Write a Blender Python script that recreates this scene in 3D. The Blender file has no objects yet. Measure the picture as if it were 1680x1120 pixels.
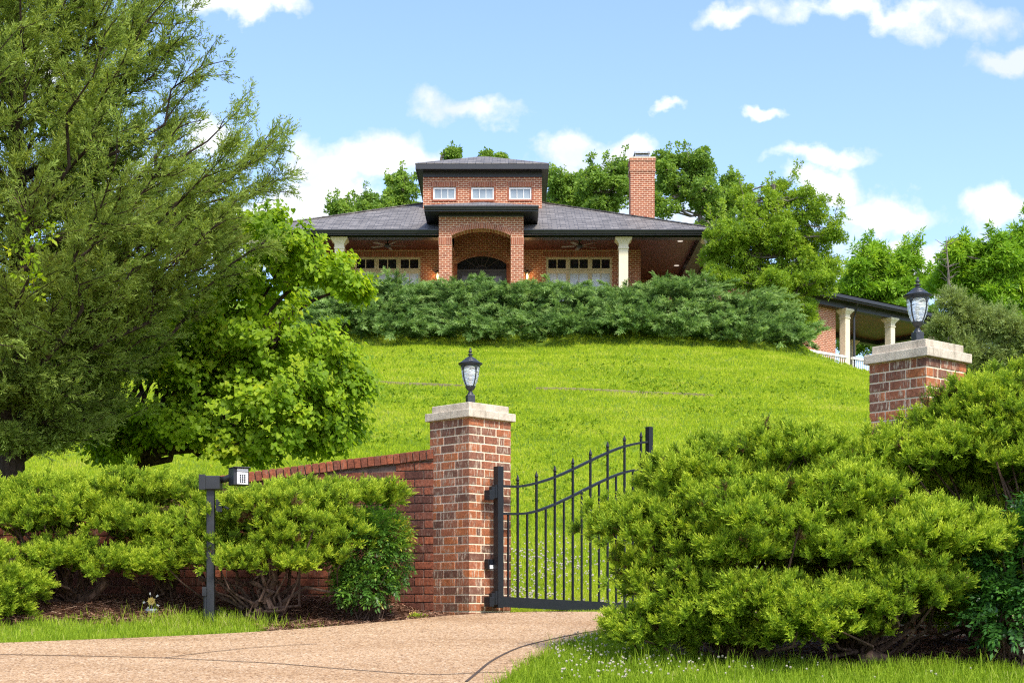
import bpy, math, random
import numpy as np
from mathutils import Vector

random.seed(11)
SC = bpy.context.scene
COL = SC.collection
F = 2500.0                      # focal length of the photograph in its own pixels


def X(u, Y): return (u - 840.0) / F * Y          # metres right of the eye for something Y metres ahead
def Z(v, Y): return (1000.0 - v) / F * Y         # metres above the eye


# ----------------------------------------------------------------------------- materials
def newmat(name):
    m = bpy.data.materials.new(name)
    m.use_nodes = True
    nt = m.node_tree
    nt.nodes.clear()
    out = nt.nodes.new('ShaderNodeOutputMaterial')

    def N(t, **kw):
        n = nt.nodes.new('ShaderNode' + t)
        for k, v in kw.items():
            if k in n.inputs.keys():
                n.inputs[k].default_value = v
            else:
                setattr(n, k, v)
        return n

    def L(a, b):
        nt.links.new(a, b)
    return m, N, L, out


def ramp(N, stops, interp='LINEAR'):
    r = N('ValToRGB')
    r.color_ramp.interpolation = interp
    e = r.color_ramp.elements
    while len(e) < len(stops):
        e.new(0.5)
    for k, (p, c) in enumerate(stops):
        e[k].position = p
        e[k].color = (*c, 1)
    return r


def mixc(N, L, fac, a, b, mode='MIX'):
    n = N('Mix')
    n.data_type = 'RGBA'
    n.blend_type = mode
    for sock, val in ((n.inputs[0], fac), (n.inputs[6], a), (n.inputs[7], b)):
        if isinstance(val, bpy.types.NodeSocket):
            L(val, sock)
        elif isinstance(val, (int, float)):
            sock.default_value = val
        else:
            sock.default_value = (*val, 1)
    return n.outputs[2]


def plain(name, col, rough=0.6, metal=0.0, noise=0.12, scale=8.0, bump=0.0, bscale=60.0, spec=0.5):
    m, N, L, out = newmat(name)
    b = N('BsdfPrincipled', Roughness=rough, Metallic=metal)
    b.inputs['Specular IOR Level'].default_value = spec
    tc = N('TexCoord')
    nz = N('TexNoise', Scale=scale, Detail=5.0)
    L(tc.outputs['Object'], nz.inputs['Vector'])
    lo = tuple(c * (1 - noise) for c in col)
    hi = tuple(min(1, c * (1 + noise)) for c in col)
    r = ramp(N, [(0.3, lo), (0.7, hi)])
    L(nz.outputs['Fac'], r.inputs['Fac'])
    L(r.outputs['Color'], b.inputs['Base Color'])
    if bump:
        n2 = N('TexNoise', Scale=bscale, Detail=4.0)
        L(tc.outputs['Object'], n2.inputs['Vector'])
        bp = N('Bump', Strength=bump, Distance=0.01)
        L(n2.outputs['Fac'], bp.inputs['Height'])
        L(bp.outputs['Normal'], b.inputs['Normal'])
    L(b.outputs[0], out.inputs['Surface'])
    return m


def leafmat(name, stops, trans=0.35, rough=0.5, patch=0.0, pscale=1.5, streaks=0.0, tboost=(1.25, 1.2, 0.6), spec=0.35):
    """Foliage: colour from the per-face 'tint' attribute, some light through the leaf."""
    m, N, L, out = newmat(name)
    at = N('Attribute', attribute_name='tint')
    fac = at.outputs['Fac']
    if patch:
        g = N('NewGeometry')
        nz = N('TexNoise', Scale=pscale, Detail=4.0, Roughness=0.6)
        L(g.outputs['Position'], nz.inputs['Vector'])
        ma = N('Math', operation='MULTIPLY_ADD')
        L(nz.outputs['Fac'], ma.inputs[0])
        ma.inputs[1].default_value = patch
        ma.inputs[2].default_value = -patch * 0.5
        ad = N('Math', operation='ADD', use_clamp=not streaks)
        L(ma.outputs[0], ad.inputs[0])
        L(fac, ad.inputs[1])
        fac = ad.outputs[0]
        if streaks:
            mpp = N('Mapping')
            mpp.inputs['Rotation'].default_value = (0, 0, 0.12)
            mpp.inputs['Scale'].default_value = (0.10, 0.75, 0.4)
            L(g.outputs['Position'], mpp.inputs['Vector'])
            n5 = N('TexNoise', Scale=1.0, Detail=6.0, Roughness=0.65)
            L(mpp.outputs[0], n5.inputs['Vector'])
            m5 = N('Math', operation='MULTIPLY_ADD')
            L(n5.outputs['Fac'], m5.inputs[0]); m5.inputs[1].default_value = streaks; m5.inputs[2].default_value = -streaks * 0.5
            a5 = N('Math', operation='ADD', use_clamp=True)
            L(m5.outputs[0], a5.inputs[0]); L(fac, a5.inputs[1])
            fac = a5.outputs[0]
    r = ramp(N, stops)
    L(fac, r.inputs['Fac'])
    b = N('BsdfPrincipled', Roughness=rough)
    b.inputs['Specular IOR Level'].default_value = spec
    L(r.outputs['Color'], b.inputs['Base Color'])
    t = N('BsdfTranslucent')
    tcol = mixc(N, L, 1.0, r.outputs['Color'], tboost, 'MULTIPLY')
    L(tcol, t.inputs['Color'])
    mx = N('MixShader')
    mx.inputs[0].default_value = trans
    L(b.outputs[0], mx.inputs[1])
    L(t.outputs[0], mx.inputs[2])
    L(mx.outputs[0], out.inputs['Surface'])
    return m


def mesh_brick(name, stops, streak=(0.62, 0.5, 0.36), streak_amt=1.0, dirt=0.25):
    """Single modelled bricks: tint per brick, vertical pale and dark streaks from the firing."""
    m, N, L, out = newmat(name)
    at = N('Attribute', attribute_name='tint')
    r = ramp(N, stops)
    L(at.outputs['Fac'], r.inputs['Fac'])
    uv = N('UVMap')
    mp = N('Mapping')
    mp.inputs['Scale'].default_value = (75, 9, 1)
    L(uv.outputs[0], mp.inputs['Vector'])
    n1 = N('TexNoise', Scale=1.0, Detail=3.0, Roughness=0.6)
    L(mp.outputs[0], n1.inputs['Vector'])
    mp2 = N('Mapping')
    mp2.inputs['Scale'].default_value = (8.5, 6.5, 1)
    L(uv.outputs[0], mp2.inputs['Vector'])
    n2 = N('TexNoise', Scale=1.0, Detail=2.0)
    L(mp2.outputs[0], n2.inputs['Vector'])
    s1 = ramp(N, [(0.50, (0, 0, 0)), (0.62, (1, 1, 1))])
    L(n1.outputs['Fac'], s1.inputs['Fac'])
    s2 = ramp(N, [(0.46, (0, 0, 0)), (0.56, (1, 1, 1))])
    L(n2.outputs['Fac'], s2.inputs['Fac'])
    mul = N('Math', operation='MULTIPLY')
    L(s1.outputs['Color'], mul.inputs[0])
    L(s2.outputs['Color'], mul.inputs[1])
    m2 = N('Math', operation='MULTIPLY')
    L(mul.outputs[0], m2.inputs[0])
    m2.inputs[1].default_value = 0.8 * streak_amt
    c1 = mixc(N, L, m2.outputs[0], r.outputs['Color'], streak)
    n3 = N('TexNoise', Scale=40.0, Detail=5.0, Roughness=0.7)
    L(uv.outputs[0], n3.inputs['Vector'])
    dk = ramp(N, [(0.35, (1 - dirt * 2, 1 - dirt * 2, 1 - dirt * 2)), (0.65, (1.0, 1.0, 1.0))])
    L(n3.outputs['Fac'], dk.inputs['Fac'])
    c2 = mixc(N, L, 1.0, c1, dk.outputs['Color'], 'MULTIPLY')
    mp6 = N('Mapping')
    mp6.inputs['Scale'].default_value = (5.0, 1.3, 1)
    L(uv.outputs[0], mp6.inputs['Vector'])
    n6 = N('TexNoise', Scale=1.0, Detail=6.0, Roughness=0.7)
    L(mp6.outputs[0], n6.inputs['Vector'])
    d6 = ramp(N, [(0.32, (0.62, 0.58, 0.55)), (0.55, (1.0, 1.0, 1.0))])
    L(n6.outputs['Fac'], d6.inputs['Fac'])
    c2 = mixc(N, L, 0.8, c2, d6.outputs['Color'], 'MULTIPLY')
    b = N('BsdfPrincipled', Roughness=0.85)
    b.inputs['Specular IOR Level'].default_value = 0.25
    L(c2, b.inputs['Base Color'])
    n4 = N('TexNoise', Scale=130.0, Detail=4.0)
    L(uv.outputs[0], n4.inputs['Vector'])
    bp = N('Bump', Strength=0.5, Distance=0.004)
    L(n4.outputs['Fac'], bp.inputs['Height'])
    L(bp.outputs['Normal'], b.inputs['Normal'])
    L(b.outputs[0], out.inputs['Surface'])
    return m


def house_brick(name, c1, c2, mortar):
    m, N, L, out = newmat(name)
    uv = N('UVMap')
    bt = N('TexBrick')
    bt.offset = 0.5
    bt.inputs['Scale'].default_value = 1.0
    bt.inputs['Mortar Size'].default_value = 0.011
    bt.inputs['Mortar Smooth'].default_value = 0.1
    bt.inputs['Brick Width'].default_value = 0.205
    bt.inputs['Row Height'].default_value = 0.081
    bt.inputs['Color1'].default_value = (*c1, 1)
    bt.inputs['Color2'].default_value = (*c2, 1)
    bt.inputs['Mortar'].default_value = (*mortar, 1)
    L(uv.outputs[0], bt.inputs['Vector'])
    nz = N('TexNoise', Scale=5.0, Detail=6.0, Roughness=0.7)
    L(uv.outputs[0], nz.inputs['Vector'])
    dk = ramp(N, [(0.3, (0.72, 0.7, 0.68)), (0.7, (1.12, 1.08, 1.05))])
    L(nz.outputs['Fac'], dk.inputs['Fac'])
    c = mixc(N, L, 1.0, bt.outputs['Color'], dk.outputs['Color'], 'MULTIPLY')
    b = N('BsdfPrincipled', Roughness=0.9)
    b.inputs['Specular IOR Level'].default_value = 0.2
    L(c, b.inputs['Base Color'])
    bp = N('Bump', Strength=0.6, Distance=0.006, invert=True)
    L(bt.outputs['Fac'], bp.inputs['Height'])
    L(bp.outputs['Normal'], b.inputs['Normal'])
    L(b.outputs[0], out.inputs['Surface'])
    return m


def shingle(name):
    m, N, L, out = newmat(name)
    uv = N('UVMap')
    bt = N('TexBrick')
    bt.offset = 0.37
    bt.inputs['Scale'].default_value = 1.0
    bt.inputs['Mortar Size'].default_value = 0.012
    bt.inputs['Brick Width'].default_value = 0.33
    bt.inputs['Row Height'].default_value = 0.2
    bt.inputs['Color1'].default_value = (0.135, 0.120, 0.103, 1)
    bt.inputs['Color2'].default_value = (0.265, 0.238, 0.207, 1)
    bt.inputs['Mortar'].default_value = (0.05, 0.05, 0.055, 1)
    L(uv.outputs[0], bt.inputs['Vector'])
    mp = N('Mapping')
    mp.inputs['Scale'].default_value = (0.6, 5, 1)
    L(uv.outputs[0], mp.inputs['Vector'])
    nz = N('TexNoise', Scale=1.4, Detail=6.0, Roughness=0.75)
    L(mp.outputs[0], nz.inputs['Vector'])
    dk = ramp(N, [(0.35, (0.55, 0.55, 0.57)), (0.68, (1.3, 1.3, 1.3))])  # pale streaks along the courses: roof highlights painted into the shingle colour
    L(nz.outputs['Fac'], dk.inputs['Fac'])
    c = mixc(N, L, 1.0, bt.outputs['Color'], dk.outputs['Color'], 'MULTIPLY')
    b = N('BsdfPrincipled', Roughness=0.6)
    b.inputs['Specular IOR Level'].default_value = 0.25
    L(c, b.inputs['Base Color'])
    sep = N('SeparateXYZ')
    L(uv.outputs[0], sep.inputs[0])
    dv = N('Math', operation='DIVIDE')
    L(sep.outputs['Y'], dv.inputs[0])
    dv.inputs[1].default_value = 0.2
    fr = N('Math', operation='FRACT')
    L(dv.outputs[0], fr.inputs[0])
    bp = N('Bump', Strength=0.7, Distance=0.02, invert=True)
    L(fr.outputs[0], bp.inputs['Height'])
    L(bp.outputs['Normal'], b.inputs['Normal'])
    L(b.outputs[0], out.inputs['Surface'])
    return m


def planks(name, c0, c1, w=0.11, ang=38):
    m, N, L, out = newmat(name)
    uv = N('UVMap')
    mp = N('Mapping')
    mp.inputs['Rotation'].default_value = (0, 0, math.radians(ang))
    L(uv.outputs[0], mp.inputs['Vector'])
    sep = N('SeparateXYZ')
    L(mp.outputs[0], sep.inputs[0])
    dv = N('Math', operation='DIVIDE')
    L(sep.outputs['X'], dv.inputs[0])
    dv.inputs[1].default_value = w
    fr = N('Math', operation='FRACT')
    L(dv.outputs[0], fr.inputs[0])
    rr = ramp(N, [(0.0, (0.25, 0.25, 0.25)), (0.16, (1, 1, 1)), (0.84, (1, 1, 1)), (1.0, (0.25, 0.25, 0.25))])
    L(fr.outputs[0], rr.inputs['Fac'])
    nz = N('TexNoise', Scale=3.0, Detail=4.0)
    L(mp.outputs[0], nz.inputs['Vector'])
    cr = ramp(N, [(0.3, c0), (0.7, c1)])
    L(nz.outputs['Fac'], cr.inputs['Fac'])
    c = mixc(N, L, 1.0, cr.outputs['Color'], rr.outputs['Color'], 'MULTIPLY')
    b = N('BsdfPrincipled', Roughness=0.45)
    L(c, b.inputs['Base Color'])
    L(b.outputs[0], out.inputs['Surface'])
    return m


def stone(name, base, dark, sc=6.0):
    m, N, L, out = newmat(name)
    tc = N('TexCoord')
    n1 = N('TexNoise', Scale=sc, Detail=8.0, Roughness=0.7)
    L(tc.outputs['Object'], n1.inputs['Vector'])
    r = ramp(N, [(0.28, dark), (0.5, base), (0.75, tuple(min(1, c * 1.18) for c in base))])
    L(n1.outputs['Fac'], r.inputs['Fac'])
    n2 = N('TexNoise', Scale=90.0, Detail=4.0)
    L(tc.outputs['Object'], n2.inputs['Vector'])
    r2 = ramp(N, [(0.3, (0.8, 0.8, 0.8)), (0.7, (1.08, 1.08, 1.08))])
    L(n2.outputs['Fac'], r2.inputs['Fac'])
    mp = N('Mapping')
    mp.inputs['Scale'].default_value = (22, 22, 2.2)
    L(tc.outputs['Object'], mp.inputs['Vector'])
    n3 = N('TexNoise', Scale=1.0, Detail=4.0, Roughness=0.7)
    L(mp.outputs[0], n3.inputs['Vector'])
    r3 = ramp(N, [(0.30, (0.55, 0.53, 0.5)), (0.48, (1, 1, 1))])
    L(n3.outputs['Fac'], r3.inputs['Fac'])
    c = mixc(N, L, 1.0, r.outputs['Color'], r2.outputs['Color'], 'MULTIPLY')
    c = mixc(N, L, 0.75, c, r3.outputs['Color'], 'MULTIPLY')
    b = N('BsdfPrincipled', Roughness=0.9)
    b.inputs['Specular IOR Level'].default_value = 0.2
    L(c, b.inputs['Base Color'])
    bp = N('Bump', Strength=0.5, Distance=0.006)
    L(n2.outputs['Fac'], bp.inputs['Height'])
    L(bp.outputs['Normal'], b.inputs['Normal'])
    L(b.outputs[0], out.inputs['Surface'])
    return m


def aggregate(name):
    """Exposed aggregate concrete of the drive."""
    m, N, L, out = newmat(name)
    g = N('NewGeometry')
    v1 = N('TexVoronoi', Scale=85.0)
    L(g.outputs['Position'], v1.inputs['Vector'])
    sep = N('SeparateColor')
    L(v1.outputs['Color'], sep.inputs[0])
    peb = ramp(N, [(0.0, (0.12, 0.06, 0.03)), (0.10, (0.26, 0.15, 0.075)), (0.30, (0.40, 0.25, 0.13)), (0.6, (0.47, 0.305, 0.165)),
                   (0.85, (0.54, 0.375, 0.22)), (1.0, (0.66, 0.52, 0.36))])
    L(sep.outputs[0], peb.inputs['Fac'])
    v2 = N('TexVoronoi', Scale=17.0)
    L(g.outputs['Position'], v2.inputs['Vector'])
    sep2 = N('SeparateColor')
    L(v2.outputs['Color'], sep2.inputs[0])
    big = ramp(N, [(0.0, (0.72, 0.7, 0.68)), (0.2, (1, 1, 1)), (1.0, (1.12, 1.1, 1.08))])
    L(sep2.outputs[1], big.inputs['Fac'])
    c = mixc(N, L, 0.2, peb.outputs['Color'], big.outputs['Color'], 'MULTIPLY')
    mpd = N('Mapping')
    mpd.inputs['Rotation'].default_value = (0, 0, 0.5)
    mpd.inputs['Scale'].default_value = (0.45, 1.7, 1)
    L(g.outputs['Position'], mpd.inputs['Vector'])
    nz = N('TexNoise', Scale=0.9, Detail=7.0, Roughness=0.65)
    L(mpd.outputs[0], nz.inputs['Vector'])
    st = ramp(N, [(0.3, (0.78, 0.70, 0.60)), (0.5, (0.98, 0.96, 0.94)), (0.7, (1.08, 1.07, 1.05))])
    L(nz.outputs['Fac'], st.inputs['Fac'])
    c = mixc(N, L, 1.0, c, st.outputs['Color'], 'MULTIPLY')
    b = N('BsdfPrincipled', Roughness=0.85)
    b.inputs['Specular IOR Level'].default_value = 0.3
    L(c, b.inputs['Base Color'])
    bp = N('Bump', Strength=0.6, Distance=0.006, invert=True)
    L(v1.outputs['Distance'], bp.inputs['Height'])
    L(bp.outputs['Normal'], b.inputs['Normal'])
    L(b.outputs[0], out.inputs['Surface'])
    return m


def groundmat(name):
    """Earth under the turf (lawn green) and mulch under the shrub beds."""
    m, N, L, out = newmat(name)
    g = N('NewGeometry')
    at = N('Attribute', attribute_name='bed')
    n1 = N('TexNoise', Scale=2.2, Detail=8.0, Roughness=0.7)
    L(g.outputs['Position'], n1.inputs['Vector'])
    gr = ramp(N, [(0.3, (0.075, 0.125, 0.012)), (0.7, (0.155, 0.235, 0.02))])
    L(n1.outputs['Fac'], gr.inputs['Fac'])
    n2 = N('TexNoise', Scale=38.0, Detail=6.0, Roughness=0.8)
    L(g.outputs['Position'], n2.inputs['Vector'])
    mu = ramp(N, [(0.32, (0.03, 0.015, 0.009)), (0.5, (0.10, 0.05, 0.03)), (0.7, (0.2, 0.115, 0.07))])
    L(n2.outputs['Fac'], mu.inputs['Fac'])
    c = mixc(N, L, at.outputs['Fac'], gr.outputs['Color'], mu.outputs['Color'])
    b = N('BsdfPrincipled', Roughness=0.95)
    b.inputs['Specular IOR Level'].default_value = 0.1
    L(c, b.inputs['Base Color'])
    bp = N('Bump', Strength=0.6, Distance=0.03)
    L(n2.outputs['Fac'], bp.inputs['Height'])
    L(bp.outputs['Normal'], b.inputs['Normal'])
    L(b.outputs[0], out.inputs['Surface'])
    return m


def barkmat(name, c0, c1, sc=14.0):
    m, N, L, out = newmat(name)
    g = N('NewGeometry')
    mp = N('Mapping')
    mp.inputs['Scale'].default_value = (sc, sc, sc * 0.22)
    L(g.outputs['Position'], mp.inputs['Vector'])
    n1 = N('TexNoise', Scale=1.0, Detail=6.0, Roughness=0.7)
    L(mp.outputs[0], n1.inputs['Vector'])
    r = ramp(N, [(0.35, c0), (0.65, c1)])
    L(n1.outputs['Fac'], r.inputs['Fac'])
    b = N('BsdfPrincipled', Roughness=0.95)
    b.inputs['Specular IOR Level'].default_value = 0.1
    L(r.outputs['Color'], b.inputs['Base Color'])
    bp = N('Bump', Strength=0.8, Distance=0.02)
    L(n1.outputs['Fac'], bp.inputs['Height'])
    L(bp.outputs['Normal'], b.inputs['Normal'])
    L(b.outputs[0], out.inputs['Surface'])
    return m


def glassmat(name, col=(0.95, 0.97, 0.95), rough=0.12, wave=True, trans=0.8):
    m, N, L, out = newmat(name)
    b = N('BsdfPrincipled', Roughness=rough)
    b.inputs['Base Color'].default_value = (*col, 1)
    b.inputs['Transmission Weight'].default_value = trans
    b.inputs['IOR'].default_value = 1.35
    if wave:
        tc = N('TexCoord')
        mp = N('Mapping')
        mp.inputs['Scale'].default_value = (14, 14, 34)
        L(tc.outputs['Object'], mp.inputs['Vector'])
        nz = N('TexNoise', Scale=1.0, Detail=2.0)
        L(mp.outputs[0], nz.inputs['Vector'])
        bp = N('Bump', Strength=0.9, Distance=0.03)
        L(nz.outputs['Fac'], bp.inputs['Height'])
        L(bp.outputs['Normal'], b.inputs['Normal'])
    L(b.outputs[0], out.inputs['Surface'])
    return m


def emit(name, col, s):
    m, N, L, out = newmat(name)
    e = N('Emission', Strength=s)
    e.inputs['Color'].default_value = (*col, 1)
    L(e.outputs[0], out.inputs['Surface'])
    return m


M = {}
M['ground'] = groundmat('turf_and_mulch')
M['drive'] = aggregate('exposed_aggregate')
M['joint'] = plain('dark_joint', (0.07, 0.045, 0.03), 0.9)
M['pillar_brick'] = mesh_brick('pillar_brick', [(0.0, (0.17, 0.08, 0.052)), (0.3, (0.29, 0.13, 0.08)), (0.6, (0.44, 0.155, 0.075)), (1.0, (0.60, 0.20, 0.07))],
                               streak=(0.68, 0.54, 0.38), streak_amt=1.15)
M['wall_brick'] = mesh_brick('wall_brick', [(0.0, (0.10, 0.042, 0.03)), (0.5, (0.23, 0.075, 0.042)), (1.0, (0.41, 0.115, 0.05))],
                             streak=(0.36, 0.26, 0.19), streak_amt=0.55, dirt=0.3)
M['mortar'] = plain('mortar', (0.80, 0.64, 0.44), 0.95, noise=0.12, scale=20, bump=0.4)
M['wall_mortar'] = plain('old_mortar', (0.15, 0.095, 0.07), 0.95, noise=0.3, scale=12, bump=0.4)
M['stone'] = stone('limestone', (0.60, 0.51, 0.385), (0.38, 0.32, 0.24))
M['edging'] = stone('edging_stone', (0.26, 0.22, 0.10), (0.12, 0.12, 0.05))
M['iron'] = plain('black_iron', (0.010, 0.0105, 0.012), 0.42, noise=0.2, scale=20, spec=0.35)
M['lantern_metal'] = plain('lantern_metal', (0.025, 0.027, 0.03), 0.38, noise=0.3, scale=30, bump=0.2, bscale=120)
M['post_metal'] = plain('post_metal', (0.018, 0.019, 0.02), 0.5, noise=0.25, scale=9, bump=0.1, bscale=100)
M['keypad_white'] = plain('keypad_white', (0.72, 0.72, 0.7), 0.5, noise=0.04)
M['glass'] = glassmat('hammered_glass', trans=0.62, rough=0.18)
M['juniper'] = leafmat('juniper_leaf', [(0.0, (0.17, 0.10, 0.045)), (0.07, (0.12, 0.11, 0.03)), (0.12, (0.07, 0.115, 0.016)), (0.35, (0.135, 0.23, 0.018)), (0.62, (0.26, 0.385, 0.024)), (1.0, (0.52, 0.61, 0.05))], trans=0.38, rough=0.65, spec=.15)
M['blue_juniper'] = leafmat('blue_juniper_leaf', [(0.0, (0.035, 0.07, 0.022)), (0.35, (0.105, 0.195, 0.05)), (0.7, (0.235, 0.375, 0.105)), (1.0, (0.40, 0.54, 0.19))], trans=0.32, rough=0.65, spec=.1)
M['cedar'] = leafmat('cedar_leaf', [(0.0, (0.15, 0.11, 0.03)), (0.25, (0.16, 0.20, 0.034)), (0.65, (0.255, 0.345, 0.062)), (1.0, (0.42, 0.50, 0.11))], trans=0.45, rough=0.65, spec=.15)
M['far_cedar'] = leafmat('far_cedar_leaf', [(0.0, (0.13, 0.15, 0.05)), (0.5, (0.24, 0.31, 0.09)), (1.0, (0.38, 0.45, 0.14))], trans=0.35, rough=0.6, spec=.15)
M['redbud'] = leafmat('redbud_leaf', [(0.0, (0.13, 0.235, 0.014)), (0.4, (0.215, 0.355, 0.018)), (0.75, (0.35, 0.49, 0.024)), (1.0, (0.54, 0.60, 0.03))], trans=0.55, rough=0.5, spec=0.25)
M['poplar'] = leafmat('poplar_leaf', [(0.0, (0.09, 0.165, 0.03)), (0.4, (0.17, 0.29, 0.045)), (0.75, (0.29, 0.43, 0.065)), (1.0, (0.42, 0.54, 0.1))], trans=0.45, rough=0.5, spec=.25)
M['holly'] = leafmat('holly_leaf', [(0.0, (0.10, 0.18, 0.02)), (0.4, (0.22, 0.35, 0.028)), (0.75, (0.37, 0.50, 0.04)), (1.0, (0.52, 0.62, 0.06))], trans=0.45, rough=0.5, spec=.25)
M['lime_leaf'] = leafmat('lime_leaf', [(0.0, (0.09, 0.19, 0.012)), (0.4, (0.18, 0.35, 0.02)), (0.75, (0.29, 0.47, 0.03)), (1.0, (0.44, 0.58, 0.05))], trans=0.42, rough=0.5, spec=.25)
M['nandina'] = leafmat('nandina_leaf', [(0.0, (0.03, 0.075, 0.016)), (0.45, (0.075, 0.18, 0.022)), (0.75, (0.17, 0.31, 0.03)), (0.9, (0.36, 0.40, 0.035)), (1.0, (0.5, 0.26, 0.05))], trans=0.3, rough=0.4, spec=0.4)
M['nandina_green'] = leafmat('nandina_green_leaf', [(0.0, (0.02, 0.06, 0.018)), (0.5, (0.05, 0.15, 0.022)), (1.0, (0.14, 0.32, 0.035))], trans=0.3, rough=0.35, spec=0.5)
M['lawn'] = leafmat('lawn_blade', [(0.0, (0.16, 0.25, 0.014)), (0.3, (0.31, 0.43, 0.018)), (0.6, (0.45, 0.54, 0.028)), (0.82, (0.54, 0.58, 0.06)), (1.0, (0.57, 0.53, 0.15))], trans=0.42, rough=0.7, patch=1.15, pscale=0.8, spec=.1, streaks=.75)
M['near_grass'] = leafmat('grass_blade', [(0.0, (0.10, 0.17, 0.010)), (0.5, (0.25, 0.37, 0.018)), (0.85, (0.40, 0.50, 0.04)), (1.0, (0.58, 0.52, 0.2))], trans=0.4, rough=0.6, patch=0.8, pscale=2.2, spec=.15)
M['clover'] = plain('clover_white', (0.68, 0.62, 0.5), 0.8, noise=0.15, scale=60)
M['straw'] = leafmat('pine_straw', [(0.0, (0.06, 0.028, 0.016)), (0.4, (0.19, 0.09, 0.05)), (0.8, (0.36, 0.2, 0.12)), (1.0, (0.56, 0.42, 0.28))], trans=0.05, rough=0.9)
M['bark_dark'] = barkmat('dark_bark', (0.022, 0.015, 0.011), (0.085, 0.058, 0.043))
M['bark_juniper'] = barkmat('juniper_bark', (0.035, 0.021, 0.015), (0.15, 0.095, 0.068), 30)
M['bark_grey'] = barkmat('grey_bark', (0.09, 0.075, 0.06), (0.26, 0.22, 0.18))
M['house_brick'] = house_brick('house_brick', (0.40, 0.13, 0.063), (0.28, 0.085, 0.047), (0.70, 0.49, 0.335))
M['ring_brick'] = mesh_brick('ring_brick', [(0.0, (0.29, 0.09, 0.05)), (1.0, (0.46, 0.15, 0.075))], streak_amt=0.2, dirt=0.1)
M['ring_mortar'] = plain('pale_mortar', (0.66, 0.45, 0.31), 0.95)
M['shingle'] = shingle('grey_shingle')
M['trim'] = plain('dark_trim', (0.026, 0.025, 0.026), 0.45, noise=0.1, scale=3)
M['cream'] = plain('cream_paint', (0.74, 0.63, 0.43), 0.55, noise=0.05, scale=2)
M['window_cream'] = plain('window_cream', (0.66, 0.56, 0.36), 0.5, noise=0.05, scale=2)
M['white'] = plain('white_paint', (0.8, 0.77, 0.7), 0.5, noise=0.04, scale=2)
M['plank'] = planks('porch_ceiling_plank', (0.10, 0.028, 0.020), (0.16, 0.045, 0.030))
M['dark_glass'] = plain('dark_window_glass', (0.012, 0.014, 0.02), 0.08, noise=0.3, scale=1.0, spec=0.8)
M['blind_glass'] = plain('window_with_pale_blind', (0.60, 0.64, 0.66), 0.15, noise=0.1, scale=1.5, spec=0.8)
M['tower_glass'] = plain('tower_window_glass', (0.27, 0.31, 0.32), 0.12, noise=0.15, scale=2.0, spec=0.8)
M['door'] = plain('dark_door', (0.055, 0.045, 0.042), 0.4, noise=0.1)
M['door_panel'] = plain('door_glass_panel', (0.16, 0.14, 0.14), 0.2, noise=0.3, scale=3)
M['flame'] = emit('lamp_flame', (1.0, 0.55, 0.18), 6.0)
M['spot'] = emit('recessed_bulb', (1.0, 0.85, 0.7), 0.35)
M['metal'] = plain('galvanised', (0.42, 0.42, 0.41), 0.4, metal=0.6, noise=0.2)
M['yellow'] = plain('yellow_petal', (0.72, 0.52, 0.12), 0.6, noise=0.1)
M['petal_white'] = plain('white_petal', (0.8, 0.76, 0.68), 0.6, noise=0.05)
M['slate'] = plain('grey_stone', (0.30, 0.32, 0.35), 0.8, noise=0.4, scale=30)
M['floor'] = plain('porch_floor', (0.4, 0.33, 0.26), 0.8)

# ----------------------------------------------------------------------------- objects
OFF = {}


def tag(o, label=None, cat=None, group=None, kind=None):
    if label: o['label'] = label
    if cat: o['category'] = cat
    if group: o['group'] = group
    if kind: o['kind'] = kind
    return o


def thing(name, loc, label, cat, group=None, rz=0.0):
    o = bpy.data.objects.new(name, None)
    COL.objects.link(o)
    o.location = loc
    o.rotation_euler = (0, 0, rz)
    o.empty_display_size = 0.2
    OFF[o.name] = np.array(loc, float)
    return tag(o, label, cat, group)


def link_mesh(name, me, parent, off=True):
    o = bpy.data.objects.new(name, me)
    COL.objects.link(o)
    if parent is not None:
        o.parent = parent
        OFF[o.name] = OFF.get(parent.name, np.zeros(3)) if off else np.zeros(3)
    else:
        OFF[o.name] = np.zeros(3)
    return o


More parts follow.
